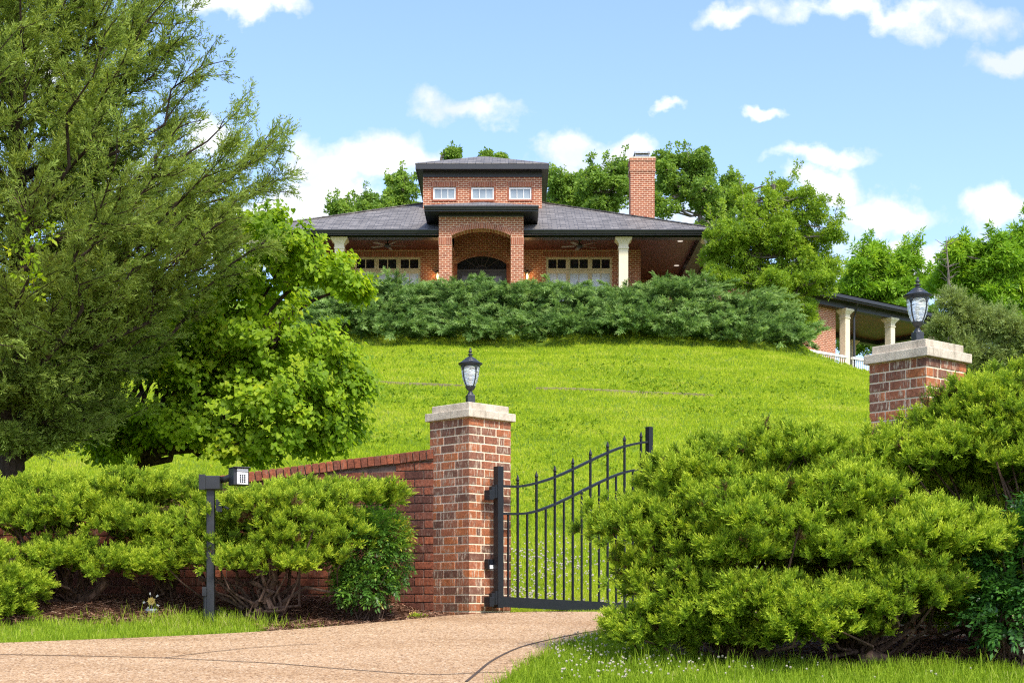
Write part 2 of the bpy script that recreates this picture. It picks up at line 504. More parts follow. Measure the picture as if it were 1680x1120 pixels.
class MB:
    """Collects boxes, tubes, lathes and faces; build() links them as ONE mesh object."""

    def __init__(s):
        s.v, s.f, s.m, s.t = [], [], [], []

    def face(s, pts, mat=0, tint=0.5):
        n = len(s.v)
        s.v += [tuple(p) for p in pts]
        s.f.append(tuple(range(n, n + len(pts))))
        s.m.append(mat); s.t.append(tint)

    def box(s, x0, x1, y0, y1, z0, z1, mat=0, tint=0.5, fr=None):
        p = [(x0, y0, z0), (x1, y0, z0), (x1, y1, z0), (x0, y1, z0), (x0, y0, z1), (x1, y0, z1), (x1, y1, z1), (x0, y1, z1)]
        if fr is not None:
            o, a, b, c = fr
            p = [tuple(np.array(o) + q[0] * np.array(a) + q[1] * np.array(b) + q[2] * np.array(c)) for q in p]
        n = len(s.v)
        s.v += p
        for q in ((0, 3, 2, 1), (4, 5, 6, 7), (0, 1, 5, 4), (1, 2, 6, 5), (2, 3, 7, 6), (3, 0, 4, 7)):
            s.f.append(tuple(n + k for k in q)); s.m.append(mat); s.t.append(tint)

    def prism(s, poly, y0, y1, mat=0, tint=0.5):
        """poly: (x, z) counter-clockwise seen from the camera side (-y)."""
        n, k = len(s.v), len(poly)
        s.v += [(x, y0, z) for x, z in poly] + [(x, y1, z) for x, z in poly]
        s.f.append(tuple(n + i for i in range(k))); s.f.append(tuple(n + k + i for i in reversed(range(k))))
        for i in range(k):
            j = (i + 1) % k
            s.f.append((n + j, n + i, n + k + i, n + k + j))
        s.m += [mat] * (k + 2); s.t += [tint] * (k + 2)

    def tube(s, pts, rad, n=6, mat=0, tint=0.5, cap=True):
        pts = [np.array(p, float) for p in pts]
        base = len(s.v)
        up = np.array((0.0, 0.0, 1.0))
        for i, p in enumerate(pts):
            d = pts[min(i + 1, len(pts) - 1)] - pts[max(i - 1, 0)]
            d = d / (np.linalg.norm(d) + 1e-9)
            a = np.cross(d, up if abs(d[2]) < 0.95 else np.array((1.0, 0, 0)))
            a /= np.linalg.norm(a) + 1e-9
            b = np.cross(a, d)
            r = rad[i] if hasattr(rad, '__len__') else rad
            for k in range(n):
                th = 2 * math.pi * k / n
                s.v.append(tuple(p + r * (math.cos(th) * a + math.sin(th) * b)))
        for i in range(len(pts) - 1):
            for k in range(n):
                k2 = (k + 1) % n
                s.f.append((base + i * n + k, base + i * n + k2, base + (i + 1) * n + k2, base + (i + 1) * n + k))
                s.m.append(mat); s.t.append(tint)
        if cap:
            s.f.append(tuple(base + k for k in reversed(range(n)))); s.m.append(mat); s.t.append(tint)
            e = base + (len(pts) - 1) * n
            s.f.append(tuple(e + k for k in range(n))); s.m.append(mat); s.t.append(tint)

    def lathe(s, prof, c=(0, 0, 0), n=20, mat=0, a0=0.0, a1=2 * math.pi):
        base = len(s.v)
        full = abs(a1 - a0 - 2 * math.pi) < 1e-6
        cols = n if full else n + 1
        for k in range(cols):
            th = a0 + (a1 - a0) * k / n
            for r, z in prof:
                s.v.append((c[0] + r * math.cos(th), c[1] + r * math.sin(th), c[2] + z))
        q = len(prof)
        for k in range(n):
            k2 = (k + 1) % cols
            for i in range(q - 1):
                s.f.append((base + k * q + i, base + k2 * q + i, base + k2 * q + i + 1, base + k * q + i + 1))
                s.m.append(mat); s.t.append(0.5)

    def build(s, name, mats, parent=None, local=False, smooth=False, bevel=0.0, seg=2):
        me = bpy.data.meshes.new(name)
        v = np.array(s.v, float)
        if parent is not None and not local:
            v = v - OFF.get(parent.name, np.zeros(3))
        me.from_pydata(v.tolist(), [], s.f)
        for m in (mats if isinstance(mats, (list, tuple)) else [mats]):
            me.materials.append(m)
        me.polygons.foreach_set('material_index', s.m)
        at = me.attributes.new('tint', 'FLOAT', 'FACE')
        at.data.foreach_set('value', s.t)
        uv = me.uv_layers.new(name='UVMap')
        out = np.zeros((len(me.loops), 2))
        rng = np.random.default_rng(5)
        for p in me.polygons:
            nrm = np.array(p.normal)
            idx = list(p.vertices)
            P = v[idx]
            if abs(nrm[2]) > 0.995:
                q = P[:, :2]
            else:
                t = np.cross((0, 0, 1.0), nrm); t /= np.linalg.norm(t)
                w = np.cross(nrm, t)
                q = np.stack([P @ t, P @ w], 1)
            out[p.loop_start:p.loop_start + p.loop_total] = q
        uv.data.foreach_set('uv', out.ravel())
        if smooth:
            me.polygons.foreach_set('use_smooth', [True] * len(me.polygons))
        me.update()
        o = link_mesh(name, me, parent, not local)
        if bevel:
            b = o.modifiers.new('bevel', 'BEVEL'); b.width = bevel; b.segments = seg; b.limit_method = 'ANGLE'
            b.angle_limit = math.radians(40)
        return o


def quad_mesh(name, V, Q, tint, mat, parent=None, extra=None):
    """Fast mesh from numpy arrays of quads."""
    if parent is not None:
        V = V - OFF.get(parent.name, np.zeros(3))
    me = bpy.data.meshes.new(name)
    me.vertices.add(len(V))
    me.vertices.foreach_set('co', np.ascontiguousarray(V, np.float32).ravel())
    me.loops.add(Q.size)
    me.loops.foreach_set('vertex_index', np.ascontiguousarray(Q, np.int32).ravel())
    me.polygons.add(len(Q))
    me.polygons.foreach_set('loop_start', np.arange(len(Q), dtype=np.int32) * 4)
    me.update(calc_edges=True)
    at = me.attributes.new('tint', 'FLOAT', 'FACE')
    at.data.foreach_set('value', np.ascontiguousarray(np.clip(tint, 0, 1), np.float32))
    me.materials.append(mat)
    return link_mesh(name, me, parent)


# ----------------------------------------------------------------------------- ground height
YK = [-60, 0, 14.7, 16.1, 17.0, 18.0, 50.0, 53.6, 56.0, 75.0, 130, 500]
ZK = [-4.5, -1.5, -0.05, -0.06, 0.02, 0.2, 8.64, 10.9, 11.2, 11.3, 11.0, 6.0]


def sstep(a, b, t):
    t = np.clip((t - a) / (b - a), 0, 1)
    return t * t * (3 - 2 * t)


def height(x, y):
    x = np.asarray(x, float); y = np.asarray(y, float)
    z = np.interp(y, YK, ZK)
    fall = np.minimum(0.027 * np.maximum(0, x - 6.0) ** 2, 4.5) * np.clip((y - 16) / 34, 0, 1)
    bank = np.maximum(0, z - 8.64) * np.clip(y - 49.9, 0, 1)
    z = z - bank * sstep(8.8, 11.6, x)
    z = z - fall
    d = ((y - 12.2) - 0.6 * (x + 4.1)) / 1.166
    z = z + 0.17 * sstep(0.3, 1.5, d) * sstep(-0.7, -1.1, x) * (1 - sstep(15.2, 17.5, y))
    # gentle unevenness of the lawn
    z = z + 0.05 * np.sin(x * 0.9 + 0.35 * y) * np.sin(y * 0.55 - 0.2 * x) * np.clip((y - 17) / 6, 0, 1)
    return z


def bed_mask(x, y):
    """1 where the ground is mulch."""
    x = np.asarray(x, float); y = np.asarray(y, float)
    d = ((y - 12.2) - 0.6 * (x + 4.1)) / 1.166
    left = sstep(0.72, 0.98, d + 0.12 * np.sin(x * 5) + 0.95 * sstep(-2.55, -2.0, x)) * sstep(-0.5, -0.7, x) * sstep(15.7, 15.3, y)
    e = np.hypot((x - 2.5) / 1.45, (y - 12.1) / 1.15) + 0.06 * np.sin(x * 7)
    right = sstep(1.05, 0.92, e)
    e2 = np.hypot((x - 4.3) / 1.5, (y - 11.8) / 1.22) + 0.05 * np.sin(x * 6)
    right = np.maximum(right, sstep(1.05, 0.92, e2))
    return np.clip(np.maximum(left, right), 0, 1)


def axis(segs):
    out = []
    for a, b, st in segs:
        n = max(1, int(round((b - a) / st)))
        out += list(np.linspace(a, b, n, endpoint=False))
    return np.array(out + [segs[-1][1]])


gx = axis([(-400, -60, 34), (-60, -16, 4), (-16, -6, 0.6), (-6, 5.4, 0.15), (5.4, 22, 0.6), (22, 60, 4), (60, 400, 34)])
gy = axis([(-60, 4, 6), (4, 9, 1), (9, 18, 0.15), (18, 60, 0.55), (60, 130, 5), (130, 500, 37)])
GX, GY = np.meshgrid(gx, gy)
GZ = height(GX, GY)
nx, ny = len(gx), len(gy)
idx = np.arange(nx * ny).reshape(ny, nx)
Q = np.stack([idx[:-1, :-1], idx[:-1, 1:], idx[1:, 1:], idx[1:, :-1]], -1).reshape(-1, 4)
V = np.stack([GX.ravel(), GY.ravel(), GZ.ravel()], 1)
ground = quad_mesh('ground', V, Q, np.full(len(Q), 0.5), M['ground'])
at = ground.data.attributes.new('bed', 'FLOAT', 'POINT')
at.data.foreach_set('value', bed_mask(GX.ravel(), GY.ravel()).astype(np.float32))
ground.data.polygons.foreach_set('use_smooth', [True] * len(Q))
tag(ground, kind='structure')

# driveway: a slab over the sloping ground
def plane(y): return np.interp(y, YK, ZK)


def catmull(P, n=8):
    P = np.array(P, float)
    out = []
    for i in range(len(P) - 1):
        p0, p1, p2, p3 = P[max(i - 1, 0)], P[i], P[i + 1], P[min(i + 2, len(P) - 1)]
        for k in range(n):
            t = k / n
            out.append(0.5 * ((2 * p1) + (-p0 + p2) * t + (2 * p0 - 5 * p1 + 4 * p2 - p3) * t * t + (-p0 + 3 * p1 - 3 * p2 + p3) * t ** 3))
    out.append(P[-1])
    return np.array(out)


far_edge = catmull([(-12, 9.9), (-7, 11.35), (-4.1, 12.2), (-2.27, 12.93), (-1.2, 13.75), (-0.5, 14.4), (0.3, 14.72), (1.2, 14.9), (2.6, 15.1), (4.5, 15.6), (7, 16.6)])
near_edge = catmull([(-0.55, 3), (-0.28, 8.6), (-0.02, 10.35), (0.14, 11.2), (0.45, 12.3), (1.0, 13.3), (1.9, 13.75), (3.2, 13.95), (5.0, 14.3), (7.4, 15.4)])
corner = np.array([(-12, 3.0)])


def inside(px, py, poly):
    c = np.zeros(px.shape, bool)
    n = len(poly)
    for i in range(n):
        x1, y1 = poly[i]; x2, y2 = poly[(i + 1) % n]
        k = ((y1 > py) != (y2 > py)) & (px < (x2 - x1) * (py - y1) / (y2 - y1 + 1e-12) + x1)
        c ^= k
    return c


drive_poly = np.concatenate([far_edge, near_edge[::-1], corner])
# two chains joined by strips of the same count: a clean quad band
nA = 90
def resample(P, n):
    d = np.concatenate([[0], np.cumsum(np.hypot(*np.diff(P, axis=0).T))])
    s = np.linspace(0, d[-1], n)
    return np.stack([np.interp(s, d, P[:, 0]), np.interp(s, d, P[:, 1])], 1)


A = resample(np.concatenate([np.array([(-12, 3.0)]), far_edge]), nA)
B = resample(near_edge, nA)
mb = MB()
T = 14
grid = np.array([[A[i] * (1 - t) + B[i] * t for t in np.linspace(0, 1, T)] for i in range(nA)])
DRIVE_UP = 0.035
zz = plane(grid[..., 1]) + DRIVE_UP
n0 = len(mb.v)
for i in range(nA):
    for j in range(T):
        mb.v.append((grid[i, j, 0], grid[i, j, 1], zz[i, j]))
for i in range(nA - 1):
    for j in range(T - 1):
        a = n0 + i * T + j
        mb.f.append((a, a + 1, a + T + 1, a + T)); mb.m.append(0); mb.t.append(0.5)
for i in range(nA - 1):
    for j, sgn in ((0, 1), (T - 1, -1)):
        p, q = grid[i, j], grid[i + 1, j]
        z1, z2 = zz[i, j], zz[i + 1, j]
        pts = [(p[0], p[1], z1 - 0.14), (p[0], p[1], z1), (q[0], q[1], z2), (q[0], q[1], z2 - 0.14)]
        mb.face(pts if sgn > 0 else pts[::-1])
drive = tag(mb.build('driveway', M['drive']), kind='structure')

# saw-cut joints across the drive
jn = MB()


def joint(P, w=0.009):
    P = catmull([(x, y) for x, y in P], 8)
    for i in range(len(P) - 1):
        p, q = P[i], P[i + 1]
        d = q - p; d /= np.linalg.norm(d)
        n = np.array((-d[1], d[0])) * w
        pts = [p + n, p - n, q - n, q + n]
        jn.face([(a[0], a[1], float(plane(a[1])) + DRIVE_UP + 0.004) for a in pts][::-1])


def gp(u, v):
    """Ground point of the sloping forecourt seen at (u, v)."""
    Y = 1.465 / (0.0986 + (v - 1000) / F)
    return (X(u, Y), Y)


joint([gp(-100, 1072), gp(100, 1075), gp(270, 1079)])
joint([gp(270, 1079), gp(450, 1088), gp(560, 1097), gp(700, 1106), gp(790, 1103), gp(834, 1103)], 0.008)
joint([gp(270, 1079), gp(340, 1070), gp(430, 1061), gp(520, 1056)], 0.006)
joint([gp(765, 1118), gp(782, 1104), gp(810, 1082), gp(858, 1060), gp(930, 1043), gp(1000, 1031), gp(1035, 1026)], 0.011)
tag(jn.build('driveway_joints', M['joint']), kind='structure')

# ----------------------------------------------------------------------------- foliage machinery
def unit(a):
    return a / (np.linalg.norm(a, axis=-1, keepdims=True) + 1e-9)


def frames(d, rng, ref=None):
    """Frames (N,3,3) whose third row is d; the second row leans towards ref (default: random roll)."""
    n = len(d)
    if ref is None:
        r = rng.normal(size=(n, 3))
    else:
        r = np.broadcast_to(np.asarray(ref, float), (n, 3)) + rng.normal(size=(n, 3)) * 0.35
    a = unit(np.cross(r, d))
    b = np.cross(d, a)
    return np.stack([a, b, d], 1)


def scatter(name, temps, pos, fr, scale, tint, mat, parent, rng, tipgain=0.3):
    """One mesh of many copies of small leaf templates [(V, Q, age)]."""
    n = len(pos)
    pick = rng.integers(0, len(temps), n)
    VV, QQ, TT = [], [], []
    base = 0
    for k, (tv, tq, age) in enumerate(temps):
        s = np.nonzero(pick == k)[0]
        if not len(s): continue
        W = np.einsum('kj,njl->nkl', tv, fr[s]) * scale[s][:, None, None] + pos[s][:, None, :]
        VV.append(W.reshape(-1, 3))
        QQ.append((tq[None] + base + np.arange(len(s))[:, None, None] * len(tv)).reshape(-1, 4))
        TT.append((tint[s][:, None] + (age[None] - 0.5) * tipgain).ravel())
        base += len(s) * len(tv)
    return quad_mesh(name, np.concatenate(VV), np.concatenate(QQ), np.concatenate(TT), mat, parent)


def diamond(p, d, side, l, w, mid=0.45, fold=None):
    q = p + d * l * mid
    pts = [p, q + side * w, p + d * l, q - side * w]
    return pts


def spray_templates(n, shoots, rng, spread=(22, 55), flat=0.6, lw=0.085, ll=0.42):
    """Feathery conifer sprays of unit length along +z."""
    out = []
    for _ in range(n):
        V, Q, G = [], [], []
        for k in range(shoots):
            t = (k + 0.3) / shoots * 0.9
            th = math.radians(rng.uniform(*spread)) * (1.0 if k < shoots - 1 else 0.15)
            ph = (0 if k % 2 else math.pi) + rng.normal() * flat
            d = np.array((math.sin(th) * math.cos(ph), math.sin(th) * math.sin(ph), math.cos(th)))
            side = unit(np.cross(d, rng.normal(size=3)))
            l = ll * (1.15 - 0.55 * t) * rng.uniform(0.8, 1.2)
            V += diamond(np.array((0, 0, t)), d, side, l, lw * rng.uniform(0.7, 1.2) * (1.1 - 0.3 * t))
            Q.append([4 * k, 4 * k + 1, 4 * k + 2, 4 * k + 3]); G.append(0.25 + 0.75 * t)
        out.append((np.array(V), np.array(Q), np.array(G)))
    return out


def cluster_templates(n, leaves, rng, lw=0.2, ll=0.6, open_=1.0, droop=0.0):
    """Rosettes of simple leaves round +z."""
    out = []
    for _ in range(n):
        V, Q, G = [], [], []
        for k in range(leaves):
            d = unit(np.array((rng.normal() * open_, rng.normal() * open_, rng.uniform(0.0, 1.2) - droop)))
            p = d * rng.uniform(0.05, 0.35)
            side = unit(np.cross(d, rng.normal(size=3) + np.array((0, 0, 0.8))))
            V += diamond(p, d, side, ll * rng.uniform(0.7, 1.2), lw * rng.uniform(0.8, 1.15))
            Q.append([4 * k, 4 * k + 1, 4 * k + 2, 4 * k + 3]); G.append(rng.uniform(0.2, 0.8))
        out.append((np.array(V), np.array(Q), np.array(G)))
    return out


def frond_templates(n, pairs, rng, lw=0.07, ll=0.34):
    """Compound leaf: leaflets in pairs along an arching stalk."""
    out = []
    for _ in range(n):
        V, Q, G = [], [], []
        k = 0
        for i in range(pairs):
            t = 0.2 + 0.75 * i / pairs
            for sgn in (-1, 1):
                d = unit(np.array((sgn * rng.uniform(0.7, 1.1), rng.normal() * 0.3 - 0.25, 0.65)))
                side = unit(np.cross(d, (0, 1, 0.2)))
                V += diamond(np.array((0, -0.25 * t * t, t)), d, side, ll * (1.1 - 0.4 * t) * rng.uniform(0.8, 1.2), lw * rng.uniform(0.8, 1.2), 0.4)
                Q.append([4 * k, 4 * k + 1, 4 * k + 2, 4 * k + 3]); G.append(rng.uniform(0.2, 0.8)); k += 1
        d = unit(np.array((0, -0.5, 0.9)))
        V += diamond(np.array((0, -0.22, 0.95)), d, np.array((1.0, 0, 0)), ll, lw, 0.4)
        Q.append([4 * k, 4 * k + 1, 4 * k + 2, 4 * k + 3]); G.append(0.8)
        out.append((np.array(V), np.array(Q), np.array(G)))
    return out


def heart_templates(n, rng):
    """A heart-shaped leaf of unit length hanging along +z from its stalk, slightly folded."""
    out = []
    for _ in range(n):
        f = rng.uniform(0.05, 0.28); c = rng.uniform(-0.1, 0.2)
        V = np.array([(0, 0, 0.0), (0, -c * 0.4, 0.5), (0, c, 1.0),
                      (0.40, f * 0.8, -0.10), (0.50, f, 0.30), (0.27, f * 0.5 + c * 0.5, 0.70),
                      (-0.40, f * 0.8, -0.10), (-0.50, f, 0.30), (-0.27, f * 0.5 + c * 0.5, 0.70)])
        Q = np.array([(0, 3, 4, 1), (1, 4, 5, 2), (6, 0, 1, 7), (7, 1, 2, 8)])
        out.append((V, Q, np.array([0.45, 0.55, 0.45, 0.55])))
    return out


RT = np.random.default_rng(77)
T_JUN = spray_templates(14, 13, RT, flat=0.8, lw=0.052, ll=0.38)
T_BLUE = spray_templates(12, 15, RT, spread=(14, 40), flat=0.9, lw=0.034, ll=0.40)
T_CED = spray_templates(14, 9, RT, spread=(20, 50), flat=0.7, lw=0.05, ll=0.42)
T_LEAF = cluster_templates(14, 6, RT)
T_HOL = cluster_templates(14, 7, RT, lw=0.15, ll=0.6)
T_AIL = cluster_templates(12, 9, RT, lw=0.12, ll=0.95, open_=1.2, droop=0.25)
T_NAN = frond_templates(12, 4, RT)
T_HEART = heart_templates(10, RT)


def sphere_dirs(n, rng, zmin=-1.0):
    z = rng.uniform(zmin, 1, n)
    a = rng.uniform(0, 2 * math.pi, n)
    r = np.sqrt(np.maximum(0, 1 - z * z))
    return np.stack([r * np.cos(a), r * np.sin(a), z], 1)


def pads_on_lobes(lobes, rng, spacing, flat=0.5, size=(0.2, 0.34), zmin=-0.45):
    """Flattened foliage pads over the outside of a union of ellipsoids."""
    lobes = np.array(lobes, float)
    pads = []
    for i, L_ in enumerate(lobes):
        c, r = L_[:3], L_[3:6]
        area = 4 * math.pi * ((r[0] * r[1]) ** 1.6 / 3 + (r[0] * r[2]) ** 1.6 / 3 + (r[1] * r[2]) ** 1.6 / 3) ** (1 / 1.6)
        n = max(3, int(area / spacing ** 2))
        cand = c + sphere_dirs(n, rng, zmin) * r * rng.uniform(0.72, 1.0, (n, 1))
        for p in cand:
            ok = True
            for j, K in enumerate(lobes):
                if j != i and np.sum(((p - K[:3]) / K[3:6]) ** 2) < 0.5:
                    ok = False; break
            if ok:
                s = rng.uniform(*size)
                pads.append((*p, s, s * rng.uniform(0.8, 1.1), s * flat * rng.uniform(0.8, 1.25)))
    return np.array(pads)


def pad_sprays(pads, rng, dens, lean, center, zmin=-0.3, tuft=0.075):
    """Each pad carries rounded tufts; the sprays of a tuft fan out from its own base."""
    P, D, Tn = [], [], []
    for p in pads:
        r = p[3:6]
        n = max(5, int(dens * (r[0] * r[1] + 1.3 * r[0] * r[2])))
        d = sphere_dirs(n, rng, zmin)
        pad_t = rng.normal() * 0.06
        out = unit(p[:3] - center)
        ax = unit(d / r * r.mean() * 0.7 + out * lean + np.array((0, 0, 0.5)) + rng.normal(size=(n, 3)) * 0.25)
        ext = rng.uniform(0.45, 1.0, (n, 1)) + (rng.random((n, 1)) < 0.16) * rng.uniform(0.15, 0.5, (n, 1))
        base = p[:3] + d * r * ext
        for b, a in zip(base, ax):
            m = rng.integers(9, 17)
            q = unit(a * 1.05 + unit(rng.normal(size=(m, 3))) * rng.uniform(0.25, 1.0, (m, 1)))
            P.append(b + q * tuft * rng.uniform(0.3, 1.0, (m, 1)))
            D.append(unit(q + np.array((0, 0, 0.12))))
            dead = -0.6 if rng.random() < 0.025 else 0.0
            Tn.append(np.full(m, pad_t + rng.normal() * 0.10 + dead) + rng.normal(size=m) * 0.12)
    return np.concatenate(P), np.concatenate(D), np.concatenate(Tn)


def plumes_on_lobes(lobes, rng, per_m2, length):
    """Arching feathery branch ends, for the big spreading junipers."""
    lobes = np.array(lobes, float)
    P, D, Tn = [], [], []
    axes = []
    for i, l in enumerate(lobes):
        c, r = l[:3], l[3:6]
        area = 4 * math.pi * ((r[0] * r[1]) ** 1.6 / 3 + (r[0] * r[2]) ** 1.6 / 3 + (r[1] * r[2]) ** 1.6 / 3) ** (1 / 1.6)
        n = int(area * per_m2)
        d = sphere_dirs(n, rng, -0.5)
        for q in d:
            if q[1] > 0.75: continue
            b = c + q * r * rng.uniform(0.45, 0.95)
            hd = np.array((q[0] * 1.0 + rng.normal() * 0.45, q[1] - 0.25 + rng.normal() * 0.3, 0.0)); hd = unit(hd)
            L_ = length * rng.uniform(0.6, 1.25)
            rise, drp = rng.uniform(0.15, 0.7), rng.uniform(0.15, 0.55)
            m = int(40 * L_ / length)
            t = rng.uniform(0.0, 1.0, m) ** 0.8
            cen = b + hd * (L_ * t)[:, None] + np.array((0, 0, 1.0)) * (L_ * (rise * t - drp * t * t))[:, None]
            tang = unit(hd[None] + np.array((0, 0, 1.0)) * (rise - 2 * drp * t)[:, None])
            off = rng.normal(size=(m, 3)) * np.array((1, 1, 0.55))
            P.append(cen + off * (0.10 * length * (1.15 - 0.85 * t))[:, None])
            D.append(unit(tang + off * 0.38 + np.array((0, 0, 0.1))))
            Tn.append(rng.normal() * 0.14 + 0.5 * (t - 0.5) + rng.normal(size=m) * 0.10)
            axes.append((c, b))
    return np.concatenate(P), np.concatenate(D), np.concatenate(Tn)


def wiggle(p, q, rng, n=5, amp=0.08, sag=0.0):
    p = np.array(p, float); q = np.array(q, float)
    L_ = np.linalg.norm(q - p)
    out = []
    for i in range(n + 1):
        t = i / n
        a = p * (1 - t) + q * t + rng.normal(size=3) * amp * L_ * math.sin(math.pi * t)
        a[2] += sag * L_ * math.sin(math.pi * t)
        out.append(a)
    return out


def juniper(label, base, lobes, seed, spacing=0.27, dens=160, length=0.085, size=(0.17, 0.30), stems=None, group=None, name='juniper_shrub',
            mat='juniper', temps=None, tint0=0.56, flat=0.5, lean=0.5, cat='shrub', bark='bark_juniper', stem_r=0.035, tipgain=0.7, plume=None):
    rng = np.random.default_rng(seed)
    root = thing(name, base, label, cat, group)
    lobes = np.array(lobes, float)
    center = np.array([base[0], base[1], base[2] + 0.1])
    pads = pads_on_lobes(lobes, rng, spacing, flat, size)
    if plume:
        P, D, Tn = plumes_on_lobes(lobes, rng, *plume)
    else:
        P, D, Tn = pad_sprays(pads, rng, dens, lean, center)
    sc = length * rng.uniform(0.7, 1.35, len(P))
    pos = P - D * sc[:, None] * 0.45
    scatter('foliage', temps or T_JUN, pos, frames(D, rng, (0, 0, 1)), sc, tint0 + Tn, M[mat], root, rng, tipgain)
    mb = MB()
    roots = stems or [base]
    for k, p in enumerate(pads):
        if rng.random() < 0.3:
            b = np.array(roots[int(np.argmin([np.hypot(p[0] - r[0], p[1] - r[1]) for r in roots]))], float)
            b = b + rng.normal(size=3) * 0.03
            L_ = wiggle(b, p[:3], rng, 5, 0.09, -0.10)
            r0 = stem_r * rng.uniform(0.4, 0.8)
            mb.tube(L_, np.linspace(r0, 0.006, 6), 5)
    for r in roots:
        for k in range(2):
            q = np.array(r) + np.array((rng.normal() * 0.25, rng.normal() * 0.15, rng.uniform(0.35, 0.6)))
            mb.tube(wiggle(np.array(r) - np.array((0, 0, 0.08)), q, rng, 5, 0.13), np.linspace(stem_r * 1.7, stem_r * 0.7, 6), 7)
        for k in range(7):      # dead twigs near the ground
            q = np.array(r) + np.array((rng.normal() * 0.22, rng.normal() * 0.12 - 0.08, rng.uniform(0.08, 0.35)))
            mb.tube(wiggle(r, q, rng, 3, 0.1), np.linspace(0.011, 0.003, 4), 4)
    mb.build('trunk', M[bark], root)
    return root


# ----------------------------------------------------------------------------- brick pillars with stone caps
def make_pillar(loc, rz, z0, z1, label, seed):
    rng = np.random.default_rng(seed)
    root = thing('gate_pillar', (loc[0], loc[1], z0), label, 'pillar', 'brick gate pillars', rz)
    H = z1 - z0
    h = 0.283
    mb = MB()
    mb.box(-h + 0.004, h - 0.004, -h + 0.004, h - 0.004, 0, H, 1)
    ch, mj = 0.081, 0.0125
    k = 0
    z = H - ch
    while z > -ch:
        za, zb = max(0, z) + mj * 0.5, z + ch - mj * 0.5
        if zb - za > 0.015:
            for side in range(4):
                a = side * math.pi / 2
                ca, sa = math.cos(a), math.sin(a)
                fr = ((0, 0, 0), (ca, sa, 0), (-sa, ca, 0), (0, 0, 1))
                # running bond; the corner brick shows a header on the next face
                if k % 2 == 0:
                    cuts = [-h, -h + 0.203, -h + 0.406, h - 0.092]
                else:
                    cuts = [-h + 0.092, -h + 0.16, -h + 0.363, h]
                for c0, c1 in zip(cuts[:-1], cuts[1:]):
                    e0 = 0 if abs(c0) > h - 1e-6 else mj * 0.5
                    e1 = 0 if abs(c1) > h - 1e-6 else mj * 0.5
                    tn = float(np.clip(rng.beta(1.3, 1.2), 0, 1))
                    d = 0.0925
                    mb.box(c0 + e0, c1 - e1, -h - rng.uniform(0, 0.0025), -h + d, za, zb, 0, tn, fr)
        z -= ch; k += 1
    sh = mb.build('brick_shaft', [M['pillar_brick'], M['mortar']], root, local=True, bevel=0.003, seg=1)
    cap = MB()
    a, b = 0.318, 0.268
    cap.box(-a, a, -a, a, H, H + 0.078)
    cap.box(-b, b, -b, b, H + 0.078, H + 0.150)
    cap.build('stone_cap', M['stone'], root, local=True, bevel=0.007)
    return root, z1 + 0.150


P_L = (-0.41, 15.0)
P_R = (3.407, 12.80)
pl, topL = make_pillar(P_L, math.radians(45), -0.16, 1.847, 'brick gate pillar with the wall joined to it and the open gate hinged on it', 3)
pr, topR = make_pillar(P_R, math.radians(40.2), -0.35, 2.062, 'brick gate pillar rising behind the big lime green juniper', 4)


def make_lantern(loc, label):
    root = thing('post_lantern', loc, label, 'lantern', 'lanterns on the gate pillars', math.radians(20))
    b = MB()
    b.box(-0.038, 0.038, -0.038, 0.038, 0, 0.115)
    b.lathe([(0.0, 0.135), (0.03, 0.13), (0.037, 0.115), (0.0, 0.112)], n=12)
    b.lathe([(0.030, 0.115), (0.024, 0.14), (0.017, 0.15), (0.022, 0.158), (0.034, 0.167), (0.05, 0.19), (0.053, 0.203), (0.0, 0.203)], n=18)
    b.build('base', M['lantern_metal'], root, local=True, bevel=0.003)
    g = MB()
    prof = [(0.046, 0.203), (0.062, 0.235), (0.076, 0.275), (0.085, 0.32), (0.090, 0.37), (0.091, 0.40)]
    g.lathe(prof, n=28)
    g.build('globe', M['glass'], root, local=True, smooth=True)
    c = MB()
    for k in range(4):
        th = k * math.pi / 2 + 0.35
        c.tube([((r + 0.002) * math.cos(th), (r + 0.002) * math.sin(th), z) for r, z in prof], 0.0065, 6)
        for s in (-1, 1):
            c.tube([((0.0915) * math.cos(th + s * q), (0.0915) * math.sin(th + s * q), zq) for q, zq in ((0.05, 0.355), (0.16, 0.385), (0.35, 0.392), (0.5, 0.398))], 0.0045, 5)
    c.lathe([(0.088, 0.392), (0.096, 0.392), (0.098, 0.405), (0.113, 0.412), (0.113, 0.418), (0.09, 0.418)], n=28)
    c.build('cage', M['lantern_metal'], root, local=True)
    r = MB()
    r.lathe([(0.0, 0.419), (0.119, 0.419), (0.121, 0.426), (0.10, 0.436), (0.083, 0.446), (0.080, 0.452), (0.058, 0.465), (0.055, 0.471), (0.033, 0.486), (0.018, 0.495), (0.0, 0.497)], n=28)
    r.build('roof', M['lantern_metal'], root, local=True)
    f = MB()
    f.lathe([(0.017, 0.494), (0.012, 0.503), (0.027, 0.511), (0.027, 0.517), (0.011, 0.522), (0.009, 0.53), (0.019, 0.54), (0.019, 0.549), (0.008, 0.557), (0.011, 0.566), (0.009, 0.576), (0.0, 0.583)], n=16)
    f.build('finial', M['lantern_metal'], root, local=True, smooth=True)
    s = MB()
    s.tube([(0, 0, 0.2), (0, 0, 0.29)], 0.012, 8)
    s.lathe([(0.0, 0.29), (0.016, 0.295), (0.018, 0.32), (0.008, 0.35), (0.0, 0.355)], n=10)
    s.build('bulb', M['keypad_white'], root, local=True)
    return root


make_lantern((P_L[0], P_L[1], topL), 'black post lantern with glass globe on the pillar that carries the gate')
make_lantern((P_R[0], P_R[1], topR), 'black post lantern with glass globe on the pillar behind the lime juniper')

